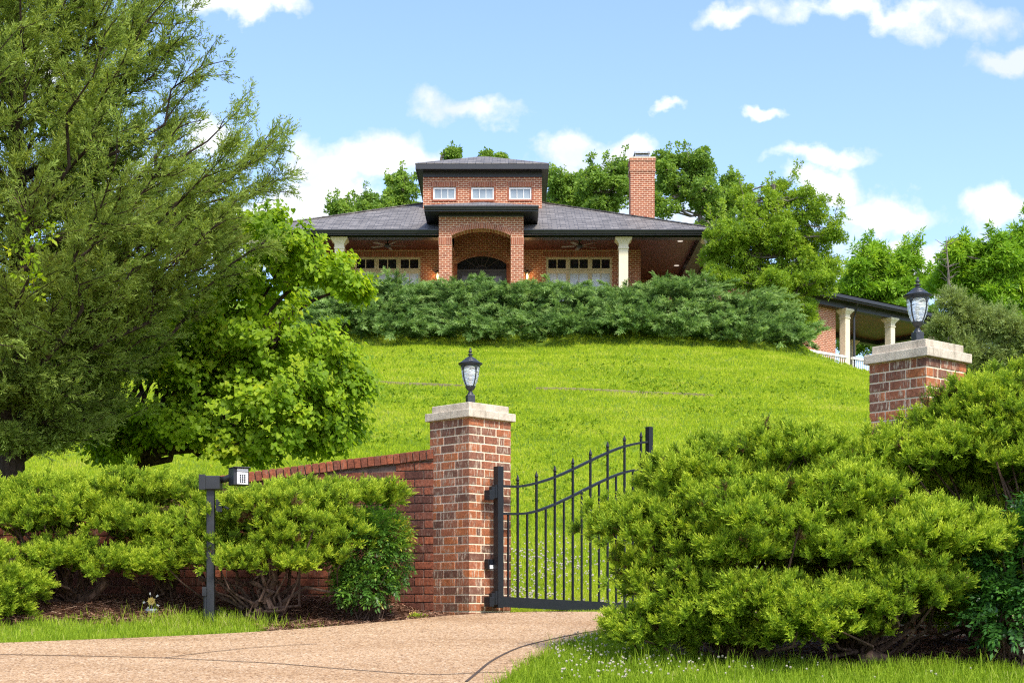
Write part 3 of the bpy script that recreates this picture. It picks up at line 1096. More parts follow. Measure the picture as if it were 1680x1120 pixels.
# ----------------------------------------------------------------------------- brick wing wall
WP = catmull([(-0.74, 15.05), (-1.4, 15.24), (-2.4, 15.22), (-3.5, 15.05), (-5.2, 14.9), (-7.5, 14.8)], 20)
wd = np.concatenate([[0], np.cumsum(np.hypot(*np.diff(WP, axis=0).T))])


def wall_at(s):
    x, y = np.interp(s, wd, WP[:, 0]), np.interp(s, wd, WP[:, 1])
    x2, y2 = np.interp(s + 0.03, wd, WP[:, 0]), np.interp(s + 0.03, wd, WP[:, 1])
    t = np.array((x2 - x, y2 - y, 0)); t /= np.linalg.norm(t) + 1e-9
    return np.array((x, y, 0.0)), t


def wall_top(s): return float(np.interp(s, [0, 0.9, 1.75, 2.8, 4.5, 7], [1.575, 1.50, 1.385, 1.24, 1.08, 1.0]))


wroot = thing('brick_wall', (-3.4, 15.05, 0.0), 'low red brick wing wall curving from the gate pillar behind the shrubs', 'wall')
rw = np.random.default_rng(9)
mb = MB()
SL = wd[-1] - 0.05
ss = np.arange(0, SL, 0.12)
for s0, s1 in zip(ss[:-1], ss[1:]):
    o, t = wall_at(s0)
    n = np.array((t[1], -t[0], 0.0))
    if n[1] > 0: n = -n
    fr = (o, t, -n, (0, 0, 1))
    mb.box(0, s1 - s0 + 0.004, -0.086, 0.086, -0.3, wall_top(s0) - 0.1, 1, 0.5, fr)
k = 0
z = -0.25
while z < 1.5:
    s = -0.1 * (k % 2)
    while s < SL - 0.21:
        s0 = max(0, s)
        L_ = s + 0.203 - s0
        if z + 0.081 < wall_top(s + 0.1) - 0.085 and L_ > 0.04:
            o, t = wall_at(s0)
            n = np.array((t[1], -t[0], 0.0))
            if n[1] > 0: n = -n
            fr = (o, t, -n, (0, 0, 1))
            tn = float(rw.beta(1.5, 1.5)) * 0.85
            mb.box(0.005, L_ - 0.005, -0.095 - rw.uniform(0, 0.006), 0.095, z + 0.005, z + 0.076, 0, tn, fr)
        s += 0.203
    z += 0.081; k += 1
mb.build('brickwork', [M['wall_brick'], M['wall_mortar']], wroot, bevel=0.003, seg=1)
cp = MB()
s = 0.0
while s < SL - 0.1:
    o, t = wall_at(s)
    n = np.array((t[1], -t[0], 0.0))
    if n[1] > 0: n = -n
    dz = (wall_top(s + 0.07) - wall_top(s)) / 0.07
    tt = np.array((t[0], t[1], dz)); tt /= np.linalg.norm(tt)
    up = np.cross(tt, -n); up = up if up[2] > 0 else -up
    o = o + np.array((0, 0, wall_top(s)))
    cp.box(0.005, 0.066, -0.125 - rw.uniform(0, 0.006), 0.12, -0.098 + rw.uniform(-.003, .003), 0, 0, float(rw.uniform(0.45, 1.0)), (o, tt, -n, up))
    s += 0.0715
o0 = None
for s0 in np.arange(0, SL - 0.1, 0.12):
    o, t = wall_at(s0)
    n = np.array((t[1], -t[0], 0.0))
    if n[1] > 0: n = -n
    cp.box(0, 0.124, -0.108, 0.105, wall_top(s0 + 0.06) - 0.105, wall_top(s0 + 0.06) - 0.014, 1, 0.5, (o, t, -n, (0, 0, 1)))
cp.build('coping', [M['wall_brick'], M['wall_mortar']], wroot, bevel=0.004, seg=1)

# ----------------------------------------------------------------------------- iron gate leaf, swung open
GH = np.array((-0.13, 14.72, 0.0))
GV = np.array((1.449 + 0.13, 16.1 - 14.72))
GL = float(np.linalg.norm(GV))
ga = math.atan2(GV[1], GV[0])
groot = thing('driveway_gate', tuple(GH), 'black iron driveway gate leaf with arched top and spear finials standing open', 'gate', None, ga)


def g_s(u):
    c, s_ = math.cos(ga), math.sin(ga)
    k = (u - 840) / F
    return (k * GH[1] - GH[0]) / (c - k * s_)


def g_z(v, s): return (1000 - v) / F * (GH[1] + s * math.sin(ga))


def gcurve(pts):
    a = np.array([(g_s(u), g_z(v, g_s(u))) for u, v in pts])
    a[0, 0] = 0.02; a[-1, 0] = GL - 0.02
    return a


rail_t = gcurve([(822, 797), (850, 797.5), (876, 793), (907, 783.5), (936, 771), (965, 757), (993, 744), (1021, 733), (1051, 726), (1063, 725)])
rail_m = gcurve([(822, 842), (850, 842.5), (876, 839), (907, 828), (936, 814.5), (965, 800), (993, 786.5), (1021, 775.5), (1051, 769), (1063, 768)])
rail_t, rail_m = catmull(rail_t, 6), catmull(rail_m, 6)


def z_bot(s): return 0.03 - 0.075 * s / GL
def z_btop(s): return 0.128 - 0.068 * s / GL


def bar(mb, s, y, w, z0, z1, d=None):
    d = d or w
    mb.box(s - w / 2, s + w / 2, y - d / 2, y + d / 2, z0, z1)


mb = MB(); bar(mb, 0.0, 0, 0.072, z_bot(0) - 0.01, g_z(765, 0)); mb.build('hinge_post', M['iron'], groot, local=True, bevel=0.004)
mb = MB(); bar(mb, GL, 0, 0.06, z_bot(GL) - 0.01, g_z(700, GL)); mb.build('latch_post', M['iron'], groot, local=True, bevel=0.004)
mb = MB()
n_ = 12
for i in range(n_):
    s0, s1 = 0.036 + (GL - 0.066) * i / n_, 0.036 + (GL - 0.066) * (i + 1) / n_
mb.face([(0.036, -0.028, z_bot(0)), (GL - 0.03, -0.028, z_bot(GL)), (GL - 0.03, -0.028, z_btop(GL)), (0.036, -0.028, z_btop(0))])
mb.face([(0.036, 0.028, z_bot(0)), (0.036, 0.028, z_btop(0)), (GL - 0.03, 0.028, z_btop(GL)), (GL - 0.03, 0.028, z_bot(GL))])
mb.face([(0.036, -0.028, z_btop(0)), (GL - 0.03, -0.028, z_btop(GL)), (GL - 0.03, 0.028, z_btop(GL)), (0.036, 0.028, z_btop(0))])
mb.face([(0.036, -0.028, z_bot(0)), (0.036, 0.028, z_bot(0)), (GL - 0.03, 0.028, z_bot(GL)), (GL - 0.03, -0.028, z_bot(GL))])
mb.build('bottom_rail', M['iron'], groot, local=True)
for nm, cv in (('top_rail', rail_t), ('middle_rail', rail_m)):
    mb = MB()
    for p, q in zip(cv[:-1], cv[1:]):
        t = np.array((q[0] - p[0], 0, q[1] - p[1])); L_ = np.linalg.norm(t); t /= L_
        mb.box(-0.001, L_ + 0.001, -0.02, 0.02, -0.011, 0.011, 0, 0.5, ((p[0], 0, p[1]), t, (0, 1, 0), (-t[2], 0, t[0])))
    mb.build(nm, M['iron'], groot, local=True)
for i in range(1, 17):
    s = GL * i / 17.0
    tall = i % 2 == 0
    zt = float(np.interp(s, rail_t[:, 0], rail_t[:, 1])); zm = float(np.interp(s, rail_m[:, 0], rail_m[:, 1]))
    mb = MB()
    ztop = zt + 0.035 if tall else zm - 0.008
    bar(mb, s, 0, 0.019 if tall else 0.017, z_btop(s) - 0.004, ztop)
    p = mb.build('picket', M['iron'], groot, local=True)
    if tall:
        f = MB()
        f.lathe([(0.0, 0), (0.013, 0.0), (0.015, 0.006), (0.011, 0.012), (0.014, 0.02), (0.018, 0.033), (0.013, 0.052), (0.005, 0.078), (0.0, 0.086)], (s, 0, ztop - 0.003), 8)
        f.build('finial', M['iron'], p, local=True)
for zc in (g_z(808, 0), g_z(982, 0)):
    mb = MB()
    c, s_ = math.cos(-ga), math.sin(-ga)
    # strap and barrel between post and pillar
    mb.box(-0.105, -0.036, -0.022, 0.02, zc - 0.02, zc + 0.055)
    mb.tube([(-0.075, -0.01, zc - 0.06), (-0.075, -0.01, zc + 0.055)], 0.021, 12)
    mb.box(-0.150, -0.095, -0.045, 0.04, zc - 0.075, zc + 0.02)
    mb.box(-0.062, -0.036, -0.03, 0.03, zc - 0.055, zc + 0.075)
    mb.build('hinge', M['iron'], groot, local=True, bevel=0.003)

# small sensor box on the pillar's right-hand face
cR = np.array((math.cos(math.radians(45)), math.sin(math.radians(45)), 0)); nR = np.array((cR[1], -cR[0], 0))
pc = np.array((P_L[0], P_L[1], 0)) + nR * 0.2845
ssr = (799 - 770.0) / F * 14.75 / math.cos(math.radians(45)) - 0.283
so = pc + cR * ssr + np.array((0, 0, Z(925, 14.7)))
sroot = thing('sensor_box', tuple(so), 'small black sensor box screwed to the brick pillar beside the gate', 'sensor')
mb = MB(); mb.box(-0.045, 0.045, -0.06, 0.0, -0.05, 0.05, 0, .5, (so, cR, -nR, (0, 0, 1))); mb.build('housing', M['iron'], sroot, bevel=0.006)
mb = MB(); mb.box(-0.03, 0.034, -0.068, -0.0605, -0.044, -0.008, 0, .5, (so, cR, -nR, (0, 0, 1))); mb.build('sticker', M['keypad_white'], sroot)
mb = MB(); mb.box(-0.03, 0.034, -0.068, -0.0605, -0.005, 0.04, 0, .5, (so, cR, -nR, (0, 0, 1))); mb.build('lens', M['dark_glass'], sroot)

# ----------------------------------------------------------------------------- keypad on its post
KY = 13.62
k0 = (X(343, KY), KY, -0.17)
kr = thing('keypad_post', k0, 'dark square post with a gooseneck keypad at the edge of the drive', 'keypad')
s = KY / F
mb = MB()
xa = X(346, KY)
mb.box(xa - 0.034, xa + 0.034, KY - 0.034, KY + 0.034, -0.2, Z(801, KY))
mb.box(xa - 0.05, xa + 0.05, KY - 0.05, KY + 0.05, -0.2, -0.155)
mb.build('post', M['post_metal'], kr, bevel=0.006)
mb = MB()
mb.box(X(331, KY), X(363, KY), KY - 0.075, KY + 0.07, Z(803, KY), Z(781, KY))
mb.box(X(329, KY), X(340, KY), KY - 0.085, KY - 0.0752, Z(804, KY), Z(779, KY))
mb.build('top_box', M['post_metal'], kr, bevel=0.006)
mb = MB()
mb.tube([(X(362, KY), KY, Z(787, KY)), (X(372, KY), KY - 0.03, Z(786, KY)), (X(384, KY), KY - 0.06, Z(781, KY)), (X(390, KY), KY - 0.07, Z(781, KY))], 0.03, 8)
mb.build('arm', M['post_metal'], kr, smooth=True)
# head: turned towards the driver, who stops to the right of the post
ha = math.radians(-28)
ho = np.array((X(397, KY), KY - 0.1, Z(783, KY)))
fr = (ho, (math.cos(ha) , -math.sin(ha) * -1, 0), (math.sin(ha) * -1, math.cos(ha), 0), (0, 0, 1))
fr = (ho, np.array((math.cos(0.5), math.sin(0.5), 0)), np.array((-math.sin(0.5), math.cos(0.5), 0)), np.array((0, 0, 1.0)))
mb = MB()
mb.box(-0.075, 0.065, -0.05, 0.10, -0.078, 0.072, 0, .5, fr)
mb.box(-0.078, 0.072, -0.085, 0.105, 0.0722, 0.082, 0, .5, fr)
hd = mb.build('keypad_head', M['post_metal'], kr, bevel=0.006)
mb = MB()
mb.box(-0.045, 0.055, -0.056, -0.0505, -0.07, 0.035, 0, .5, fr)
mb.box(-0.045, 0.055, -0.058, -0.0505, 0.042, 0.066, 0, .5, fr)
fp = mb.build('face_plate', M['keypad_white'], hd)
mb = MB()
for i in range(3):
    for j in range(4):
        mb.box(-0.022 + i * 0.02, -0.009 + i * 0.02, -0.061, -0.0565, -0.056 + j * 0.019, -0.044 + j * 0.019, 0, .5, fr)
mb.build('keys', M['post_metal'], hd)
mb = MB()
mb.box(X(355.5, KY), X(365.5, KY), KY - 0.04, KY + 0.03, Z(840, KY), Z(819, KY))
mb.build('side_box', M['post_metal'], kr, bevel=0.004)
mb = MB(); mb.tube([(X(365, KY), KY - 0.01, Z(829, KY)), (X(377, KY), KY - 0.05, Z(835, KY))], 0.010, 8); mb.build('lever', M['post_metal'], kr)
mb = MB()
mb.tube([(X(337.5, KY), KY - 0.02, -0.2), (X(337.5, KY), KY - 0.02, Z(975, KY))], 0.017, 8)
mb.box(X(333.5, KY), X(340.5, KY), KY - 0.05, KY + 0.01, Z(977, KY), Z(962, KY))
mb.build('conduit', M['post_metal'], kr)

# ----------------------------------------------------------------------------- flower ornament in the mulch
OY = 13.9
oz = float(height(X(247, OY), OY))
fo = thing('flower_ornament', (X(247, OY), OY, oz), 'yellow and white daisy ornament on a grey foot in the mulch', 'ornament')
fc = np.array((X(248.5, OY), OY, Z(985.5, OY)))
mb = MB()
for k in range(14):
    th = 2 * math.pi * k / 14
    r0, r1 = 0.006, 0.042 if k % 2 else 0.036
    d = np.array((math.cos(th), -0.25, math.sin(th))); sd = np.array((-math.sin(th), 0, math.cos(th)))
    mb.face([fc + d * r0, fc + d * r1 * 0.6 - sd * 0.009, fc + d * r1, fc + d * r1 * 0.6 + sd * 0.009])
mb.lathe([(0.0, -0.01), (0.011, -0.008), (0.012, 0.006), (0.0, 0.012)], tuple(fc + np.array((0, -0.008, 0))), 8)
mb.build('flower_head', M['yellow'], fo)
for th in (1.75, 0.75, 3.3, 5.7, 4.25):
    mb = MB()
    c = fc + np.array((math.cos(th), 0, math.sin(th))) * 0.068
    for q in (-0.5, 0.5):
        d = np.array((math.cos(th + q), 0.1, math.sin(th + q))); sd = np.array((-d[2], 0, d[0]))
        mb.face([c - d * 0.012, c - sd * 0.008, c + d * 0.018, c + sd * 0.008])
    mb.build('petal', M['petal_white'], fo)
mb = MB(); mb.tube([fc + np.array((0, 0.01, 0)), np.array((fc[0], OY + 0.01, oz - 0.03))], 0.004, 6)
for th in (1.75, 0.75, 3.3, 5.7, 4.25):
    mb.tube([fc + np.array((0, 0.005, 0)), fc + np.array((math.cos(th) * 0.062, 0.005, math.sin(th) * 0.062))], 0.0018, 4)
mb.build('stem', M['metal'], fo)
mb = MB()
rs = np.random.default_rng(2)
for k in range(9):
    c = np.array((fc[0] + rs.uniform(-0.045, 0.045), OY - 0.03 + rs.uniform(-0.03, 0.03), oz))
    mb.lathe([(0.0, -0.02), (0.02, -0.01), (0.022, 0.01), (0.012, 0.024), (0.0, 0.028)], tuple(c), 7)
mb.build('foot', M['slate'], fo)

# ----------------------------------------------------------------------------- shrubs at the entrance
def H1(x, y): return float(height(x, y))


YR = 11.5
R1 = [(0.93, 11.4, 0.53, .26, .26, .08), (1.17, 11.55, 0.66, .30, .33, .14), (1.46, 11.6, 0.90, .34, .42, .17), (2.0, 11.75, 1.12, .42, .5, .17), (2.5, 11.8, 1.04, .40, .42, .13), (1.62, 11.7, 1.12, .2, .25, .10),
      (1.9, 11.2, 0.60, .62, .6, .28), (1.2, 11.3, 0.15, .30, .36, .24), (2.98, 11.1, 0.46, .5, .48, .2), (2.3, 10.8, -.12, .48, .34, .18), (1.6, 11.0, 0.0, .38, .38, .2),
      (2.5, 11.35, 0.80, .42, .45, .15), (1.06, 11.2, -.18, .2, .28, .14), (2.0, 11.75, .3, .75, .3, .35), (2.9, 11.6, .1, .5, .3, .3), (1.6, 11.25, -.2, .5, .3, .14), (2.78, 10.95, .08, .33, .33, .14),
      (1.5, 11.15, .42, .3, .35, .14), (2.35, 11.05, .4, .35, .3, .12)]
juniper('broad lime green juniper spreading over the right-hand edge of the drive'.replace('right-hand ', ''), (2.55, 11.5, H1(2.55, 11.5)), R1, 21, spacing=0.27, dens=200, size=(.18, .32),
        length=0.085, stems=[(2.62, 11.35, H1(2.62, 11.35)), (1.7, 11.5, H1(1.7, 11.5))])
R2 = [(3.1, 11.65, 1.12, .36, .42, .14), (3.6, 11.75, 1.36, .40, .45, .20), (3.95, 11.75, 1.52, .5, .5, .28), (3.55, 11.5, 1.12, .55, .4, .17), (4.4, 11.8, 1.6, .5, .5, .35), (4.3, 11.5, 1.2, .5, .4, .25),
      (3.3, 12.15, .75, .5, .18, .45), (3.9, 12.2, .8, .6, .25, .5), (3.2, 12.1, .2, .55, .2, .4), (3.9, 12.1, .2, .6, .25, .4), (4.5, 12.3, .75, .6, .25, .6), (4.5, 12.2, .2, .5, .25, .4), (3.25, 12.1, -.08, .55, .14, .22)]
juniper('tall lime green juniper hanging in front of the brick pillar above a dark hollow', (4.0, 12.1, H1(4.0, 12.1)), R2, 22, spacing=0.27, dens=200, size=(.18, .32), length=0.085,
        stems=[(3.9, 12.1, H1(3.9, 12.1)), (4.4, 12.2, H1(4.4, 12.2))])
L1 = [(-4.45, 14.2, 1.0, .5, .36, .15), (-3.72, 14.2, 1.02, .42, .36, .15), (-3.1, 14.3, 1.08, .28, .26, .09), (-4.1, 14.0, .78, .55, .42, .2), (-3.5, 14.0, .68, .38, .38, .18),
      (-4.0, 13.85, .42, .40, .34, .13), (-4.75, 14.1, .78, .45, .42, .2), (-3.55, 13.8, .34, .28, .26, .08)]
juniper('wide lime green juniper with two bare trunks nearest the cedar', (-4.0, 14.3, H1(-4.0, 14.3)), L1, 23, spacing=0.27, dens=190, size=(.17, .30), length=0.085,
        stems=[(-4.05, 14.05, H1(-4.05, 14.05)), (-3.35, 14.4, H1(-3.35, 14.4))])
L0 = [(-4.45, 13.3, .15, .26, .3, .15), (-4.6, 13.4, .34, .3, .3, .14), (-4.55, 13.2, -.03, .2, .25, .10)]
juniper('small low juniper tuft at the end of the grass strip', (-4.65, 13.4, H1(-4.65, 13.4)), L0, 24, spacing=0.22, dens=175, length=0.085)
L3 = [(-2.78, 14.1, .64, .42, .38, .2), (-2.2, 14.05, .8, .5, .42, .2), (-1.65, 14.25, .98, .40, .28, .09), (-1.2, 14.3, 1.02, .18, .2, .06), (-2.25, 14.25, .95, .36, .33, .11),
      (-1.75, 14.0, .66, .42, .38, .2), (-3.02, 13.95, .42, .24, .28, .09), (-2.45, 13.9, .42, .40, .34, .12), (-2.7, 14.25, .86, .28, .28, .10), (-1.85, 13.85, .4, .3, .3, .1)]
juniper('lime green juniper with twisted grey trunk behind the keypad post', (-2.25, 14.1, H1(-2.25, 14.1)), L3, 25, spacing=0.27, dens=190, size=(.17, .30), length=0.085,
        stems=[(-2.27, 13.95, H1(-2.27, 13.95))])


def nandina(label, base, lobes, seed, mat, n, size, redtop):
    rng = np.random.default_rng(seed)
    root = thing('nandina_shrub', base, label, 'shrub')
    lobes = np.array(lobes, float)
    w = np.array([l[3] * l[5] for l in lobes]); w /= w.sum()
    P, D = [], []
    for l, k in zip(lobes, (w * n).astype(int)):
        d = sphere_dirs(k, rng, -0.8)
        P.append(l[:3] + d * l[3:6] * rng.uniform(0.6, 1.04, (k, 1)))
        D.append(unit(d + np.array((0, 0, 0.15)) + rng.normal(size=(k, 3)) * 0.35 + np.array((0, -0.15, -0.1))))
    P, D = np.concatenate(P), np.concatenate(D)
    hh = (P[:, 2] - P[:, 2].min()) / np.ptp(P[:, 2])
    tint = 0.45 + rng.normal(size=len(P)) * 0.14
    if redtop:
        side = sstep(redtop[0], redtop[1], P[:, 0]) * sstep(0.3, 0.75, hh)
        tint = tint + 0.42 * side * rng.uniform(0.3, 1.15, len(P))
    sc = size * rng.uniform(0.75, 1.3, len(P))
    scatter('foliage', T_NAN, P - D * sc[:, None] * 0.5, frames(D, rng, (0, 0, 1)), sc, tint, M[mat], root, rng, 0.25)
    mb = MB()
    for k in range(26):
        q = P[rng.integers(0, len(P))]
        b = np.array(base) + np.array((rng.normal() * 0.1, rng.normal() * 0.08, -0.05))
        mb.tube(wiggle(b, q, rng, 4, 0.05, 0.03), np.linspace(0.009, 0.004, 5), 5)
    mb.build('stem', M['bark_juniper'], root)


nandina('dense nandina with reddish fronds against the brick wing wall', (-1.32, 14.15, H1(-1.32, 14.15)),
        [(-1.34, 14.15, .52, .42, .33, .42), (-1.22, 14.2, .72, .28, .28, .24), (-1.35, 14.05, .22, .32, .28, .24)], 31, 'nandina', 1750, 0.125, (-1.3, -0.95))
nandina('glossy green nandina growing in the dark mulch below the tall juniper', (3.75, 10.95, H1(3.75, 10.95)),
        [(3.72, 11.0, .28, .46, .35, .42), (3.95, 11.0, .62, .36, .3, .26), (3.6, 10.9, -.02, .34, .3, .3), (4.1, 11.1, .2, .5, .4, .5)], 32, 'nandina_green', 1900, 0.15, None)

# a bit of old log under the big juniper
mb = MB()
mb.tube([(X(1408, 11.0), 11.0, H1(2.5, 11) + 0.05), (X(1430, 11.0), 11.0, H1(2.5, 11) + 0.07), (X(1455, 11.02), 11.02, H1(2.6, 11) + 0.05)], [0.05, 0.055, 0.045], 9)
tag(mb.build('log', M['bark_juniper'], smooth=True), 'short weathered log lying under the broad lime juniper', 'log')

# yellow flowering weed near the pillar foot
wr = np.random.default_rng(8)
wz = H1(X(683, 14.3), 14.3)
wroot2 = thing('wildflower', (X(683, 14.3), 14.3, wz), 'tiny yellow wildflower in the mulch by the pillar foot', 'flower')
n = 30
P = np.array((X(683, 14.3), 14.3, wz)) + wr.normal(size=(n, 3)) * np.array((0.04, 0.03, 0.012)) + np.array((0, 0, 0.03))
D = unit(wr.normal(size=(n, 3)) * 0.6 + np.array((0, 0, 1.0)))
scatter('foliage', T_LEAF, P, frames(D, wr), np.full(n, 0.03), np.full(n, 0.8), M['near_grass'], wroot2, wr)
mb = MB()
for k in range(9):
    c = (X(683, 14.3) + wr.normal() * 0.035, 14.28 + wr.normal() * 0.02, wz + 0.055 + wr.normal() * 0.008)
    mb.lathe([(0, -0.004), (0.008, 0), (0.007, 0.005), (0, 0.006)], c, 6)
mb.build('blossom', M['yellow'], wroot2)

# ----------------------------------------------------------------------------- the red cedar on the left
def cedar_tree():
    rng = np.random.default_rng(41)
    tx, ty = X(22, 17.3), 17.3
    z0 = H1(tx, ty)
    root = thing('cedar_tree', (tx, ty, z0), 'big red cedar with feathery olive foliage and dark limbs above the shrubs', 'tree')
    tr, br = MB(), MB()
    tr.tube([(tx, ty, z0 - 0.2), (tx + .02, ty, z0 + .7), (tx - .03, ty, z0 + 2), (tx + .05, ty + .05, z0 + 4), (tx, ty, z0 + 6.5), (tx, ty, z0 + 9.6)],
            [0.19, 0.15, 0.135, 0.11, 0.07, 0.02], 12)
    tr.build('trunk', M['bark_dark'], root)
    P, D, Tn = [], [], []
    nl = 185
    tips = [(5.25, 3.1, .05), (5.0, 2.95, -.25), (5.7, 2.75, .1), (6.1, 2.45, -.1), (6.9, 2.0, 0.0), (4.45, 2.85, -.2), (4.3, 2.75, .25), (5.2, 2.8, -.5), (3.9, 2.4, -.3)]
    for i in range(nl):
        f = (i + rng.uniform(0, 1)) / nl
        ze = 1.85 + 7.0 * f                        # height of the branch tip above the eye
        az = rng.uniform(0, 2 * math.pi)
        R = np.interp(ze, [1.4, 2.0, 2.8, 3.6, 4.2, 5.2, 6.1, 7.0, 9.2], [.35, .75, 1.35, 1.7, 2.65, 2.95, 2.35, 1.95, .5]) * (rng.uniform(0.6, 1.05) if i % 2 else rng.uniform(.9, 1.06))
        if math.cos(az) < 0.2: R = max(R, 2.2 * (2.6 < ze < 6)) * rng.uniform(.7, 1)
        el = np.interp(ze, [1.4, 2.4, 3.8, 6, 9], [0.0, 0.2, 0.5, 0.68, 0.85]) + rng.normal() * 0.1
        if i % 19 == 7 and i // 19 < len(tips):          # long leading branches over the drive
            ze, R, az = tips[i // 19]
            R *= 0.9
            el = .62
        hd = np.array((math.cos(az), math.sin(az), 0))
        s = np.array((tx, ty, ze - R * math.tan(el)))
        if s[2] < z0 + .9: s[2] = z0 + rng.uniform(.9, 1.3)
        e = np.array((tx, ty, ze)) + hd * R
        line = wiggle(s, e, rng, 7, 0.03, -0.05)
        br.tube(line, np.linspace(0.04 * R / 3 + 0.006, 0.005, 8), 6)
        line = np.array(line)
        tone = rng.normal() * 0.10
        nb = int(9 + 6 * R)
        for k in range(nb):
            t = rng.uniform(0.16, 1.0)
            p = np.array([np.interp(t * 7, range(8), line[:, a]) for a in range(3)])
            sg = rng.choice((-1, 1))
            side = np.array((-hd[1], hd[0], 0)) * sg
            L_ = rng.uniform(0.35, 0.85) * (1.1 - 0.45 * t) * min(1, R / 2 + .3)
            dirn = unit((e - s) / np.linalg.norm(e - s) * rng.uniform(0.5, 1.1) + side * rng.uniform(0.1, 0.9) + np.array((0, 0, rng.uniform(-0.35, 0.45))))
            q = p + dirn * L_
            br.tube([p, p + dirn * L_ * 0.5 + rng.normal(size=3) * 0.02, q], [0.008, 0.006, 0.003], 4, cap=False)
            m = int(13 + 32 * L_)
            tt = rng.uniform(0.1, 1.05, m)
            pos = p + (q - p) * tt[:, None] + rng.normal(size=(m, 3)) * 0.035
            P.append(pos)
            D.append(unit(dirn * 0.9 + rng.normal(size=(m, 3)) * 0.5 + np.array((0, 0, 0.12))))
            Tn.append(np.full(m, tone) + rng.normal(size=m) * 0.12 + rng.normal() * 0.06)
    br.build('branches', M['bark_dark'], root)
    P, D, Tn = np.concatenate(P), np.concatenate(D), np.concatenate(Tn)
    keep = (P[:, 2] < 8.2)
    far = P[:, 1] > 18.2
    keep &= ~(far & (rng.random(len(P)) < 0.35))
    P, D, Tn = P[keep], D[keep], Tn[keep]
    sc = rng.uniform(0.085, 0.165, len(P))
    scatter('foliage', T_CED, P, frames(D, rng), sc, 0.58 + Tn, M['cedar'], root, rng, 0.4)
    return root


cedar_tree()


def redbud_tree():
    rng = np.random.default_rng(43)
    bx, by = X(195, 19.6), 19.6
    z0 = H1(bx, by)
    root = thing('redbud_tree', (bx, by, z0), 'bright green redbud with heart shaped leaves leaning over the brick wall', 'tree')
    Y = 19.4
    lob = []
    for u, v, ru, rv, dy, ry in ((470, 420, 75, 60, 0, 1.0), (530, 440, 60, 40, -.2, .7), (400, 480, 110, 80, .2, 1.2), (540, 590, 62, 55, -.5, .9), (455, 560, 110, 85, -.6, 1.2),
                                 (555, 680, 52, 50, -.4, .8), (470, 660, 110, 65, -.7, 1.1), (350, 620, 110, 90, 0, 1.3), (330, 710, 100, 40, -.4, 1.0), (210, 710, 80, 48, -.3, .9),
                                 (180, 740, 50, 28, -.5, .6), (250, 560, 110, 100, .6, 1.2), (150, 400, 100, 120, 1.0, 1.1), (120, 230, 70, 90, 1.2, .9), (480, 720, 70, 28, -.7, .6),
                                 (100, 620, 80, 90, .7, 1.0), (440, 375, 55, 42, .2, .8), (560, 720, 40, 26, -.5, .6), (270, 690, 80, 45, -.6, .8), (150, 690, 70, 45, -.5, .8), (60, 700, 60, 40, .4, .7), (400, 740, 70, 20, -.6, .7), (590, 630, 28, 40, -.5, .6), (575, 470, 34, 26, -.3, .6), (355, 520, 90, 75, -.3, .9), (300, 600, 90, 75, -.4, .9), (400, 600, 95, 75, -.2, .9), (330, 380, 100, 80, .6, 1.0)):
        lob.append((X(u, Y + dy), Y + dy, Z(v, Y + dy), ru / F * Y, ry, rv / F * Y))
    lob = np.array(lob)
    tr = MB()
    tr.tube(wiggle((bx, by, z0 - .1), (bx + .25, by, z0 + 1.3), rng, 4, .03), [0.12, .11, .1, .09, .085], 9)
    tr.build('trunk', M['bark_dark'], root)
    br = MB()
    P, D, Tn = [], [], []
    fork = np.array((bx + .25, by, z0 + 1.25))
    for l in lob:
        c, r = l[:3], l[3:6]
        main = wiggle(fork, c, rng, 5, .06, .05)
        br.tube(main, np.linspace(.05, .014, 6), 6)
        nb = int(16 + 26 * r[0] * r[2])
        for k in range(nb):
            d = sphere_dirs(1, rng, -0.75)[0]
            q = c + d * r * rng.uniform(0.65, 1.05)
            line = np.array(wiggle(c, q, rng, 4, .08, .02))
            br.tube(line, np.linspace(.011, .003, 5), 4, cap=False)
            m = int(36 + 76 * np.linalg.norm(q - c))
            tt = rng.uniform(0.25, 1.05, m)
            pos = np.stack([np.interp(tt * 4, range(5), line[:, a]) for a in range(3)], 1) + rng.normal(size=(m, 3)) * 0.06
            hd = unit(np.array((d[0], d[1], 0.0)) + 1e-3)
            P.append(pos)
            D.append(unit(hd * 0.55 + np.array((0, 0, -0.75)) + rng.normal(size=(m, 3)) * 0.38))
            young = 0.24 * (rng.random() < 0.24)
            Tn.append(np.full(m, rng.normal() * .08 + young) + rng.normal(size=m) * .12)
    br.build('branches', M['bark_dark'], root)
    P, D, Tn = np.concatenate(P), np.concatenate(D), np.concatenate(Tn)
    hor = unit(P - np.array((lob[:, 0].mean(), lob[:, 1].mean(), lob[:, 2].mean() - 1.5)))
    scatter('foliage', T_HEART, P, frames(D, rng, None) if False else frames_face(D, hor + np.array((0, 0, .6)), rng), rng.uniform(0.036, 0.082, len(P)), 0.5 + Tn, M['redbud'], root, rng, 0.1)


def frames_face(d, n, rng):
    """Leaf frames: third row along the leaf, second row roughly the given upper-side direction."""
    n = n + rng.normal(size=n.shape) * 0.4
    a = unit(np.cross(n, d))
    b = np.cross(d, a)
    return np.stack([a, b, d], 1)


redbud_tree()

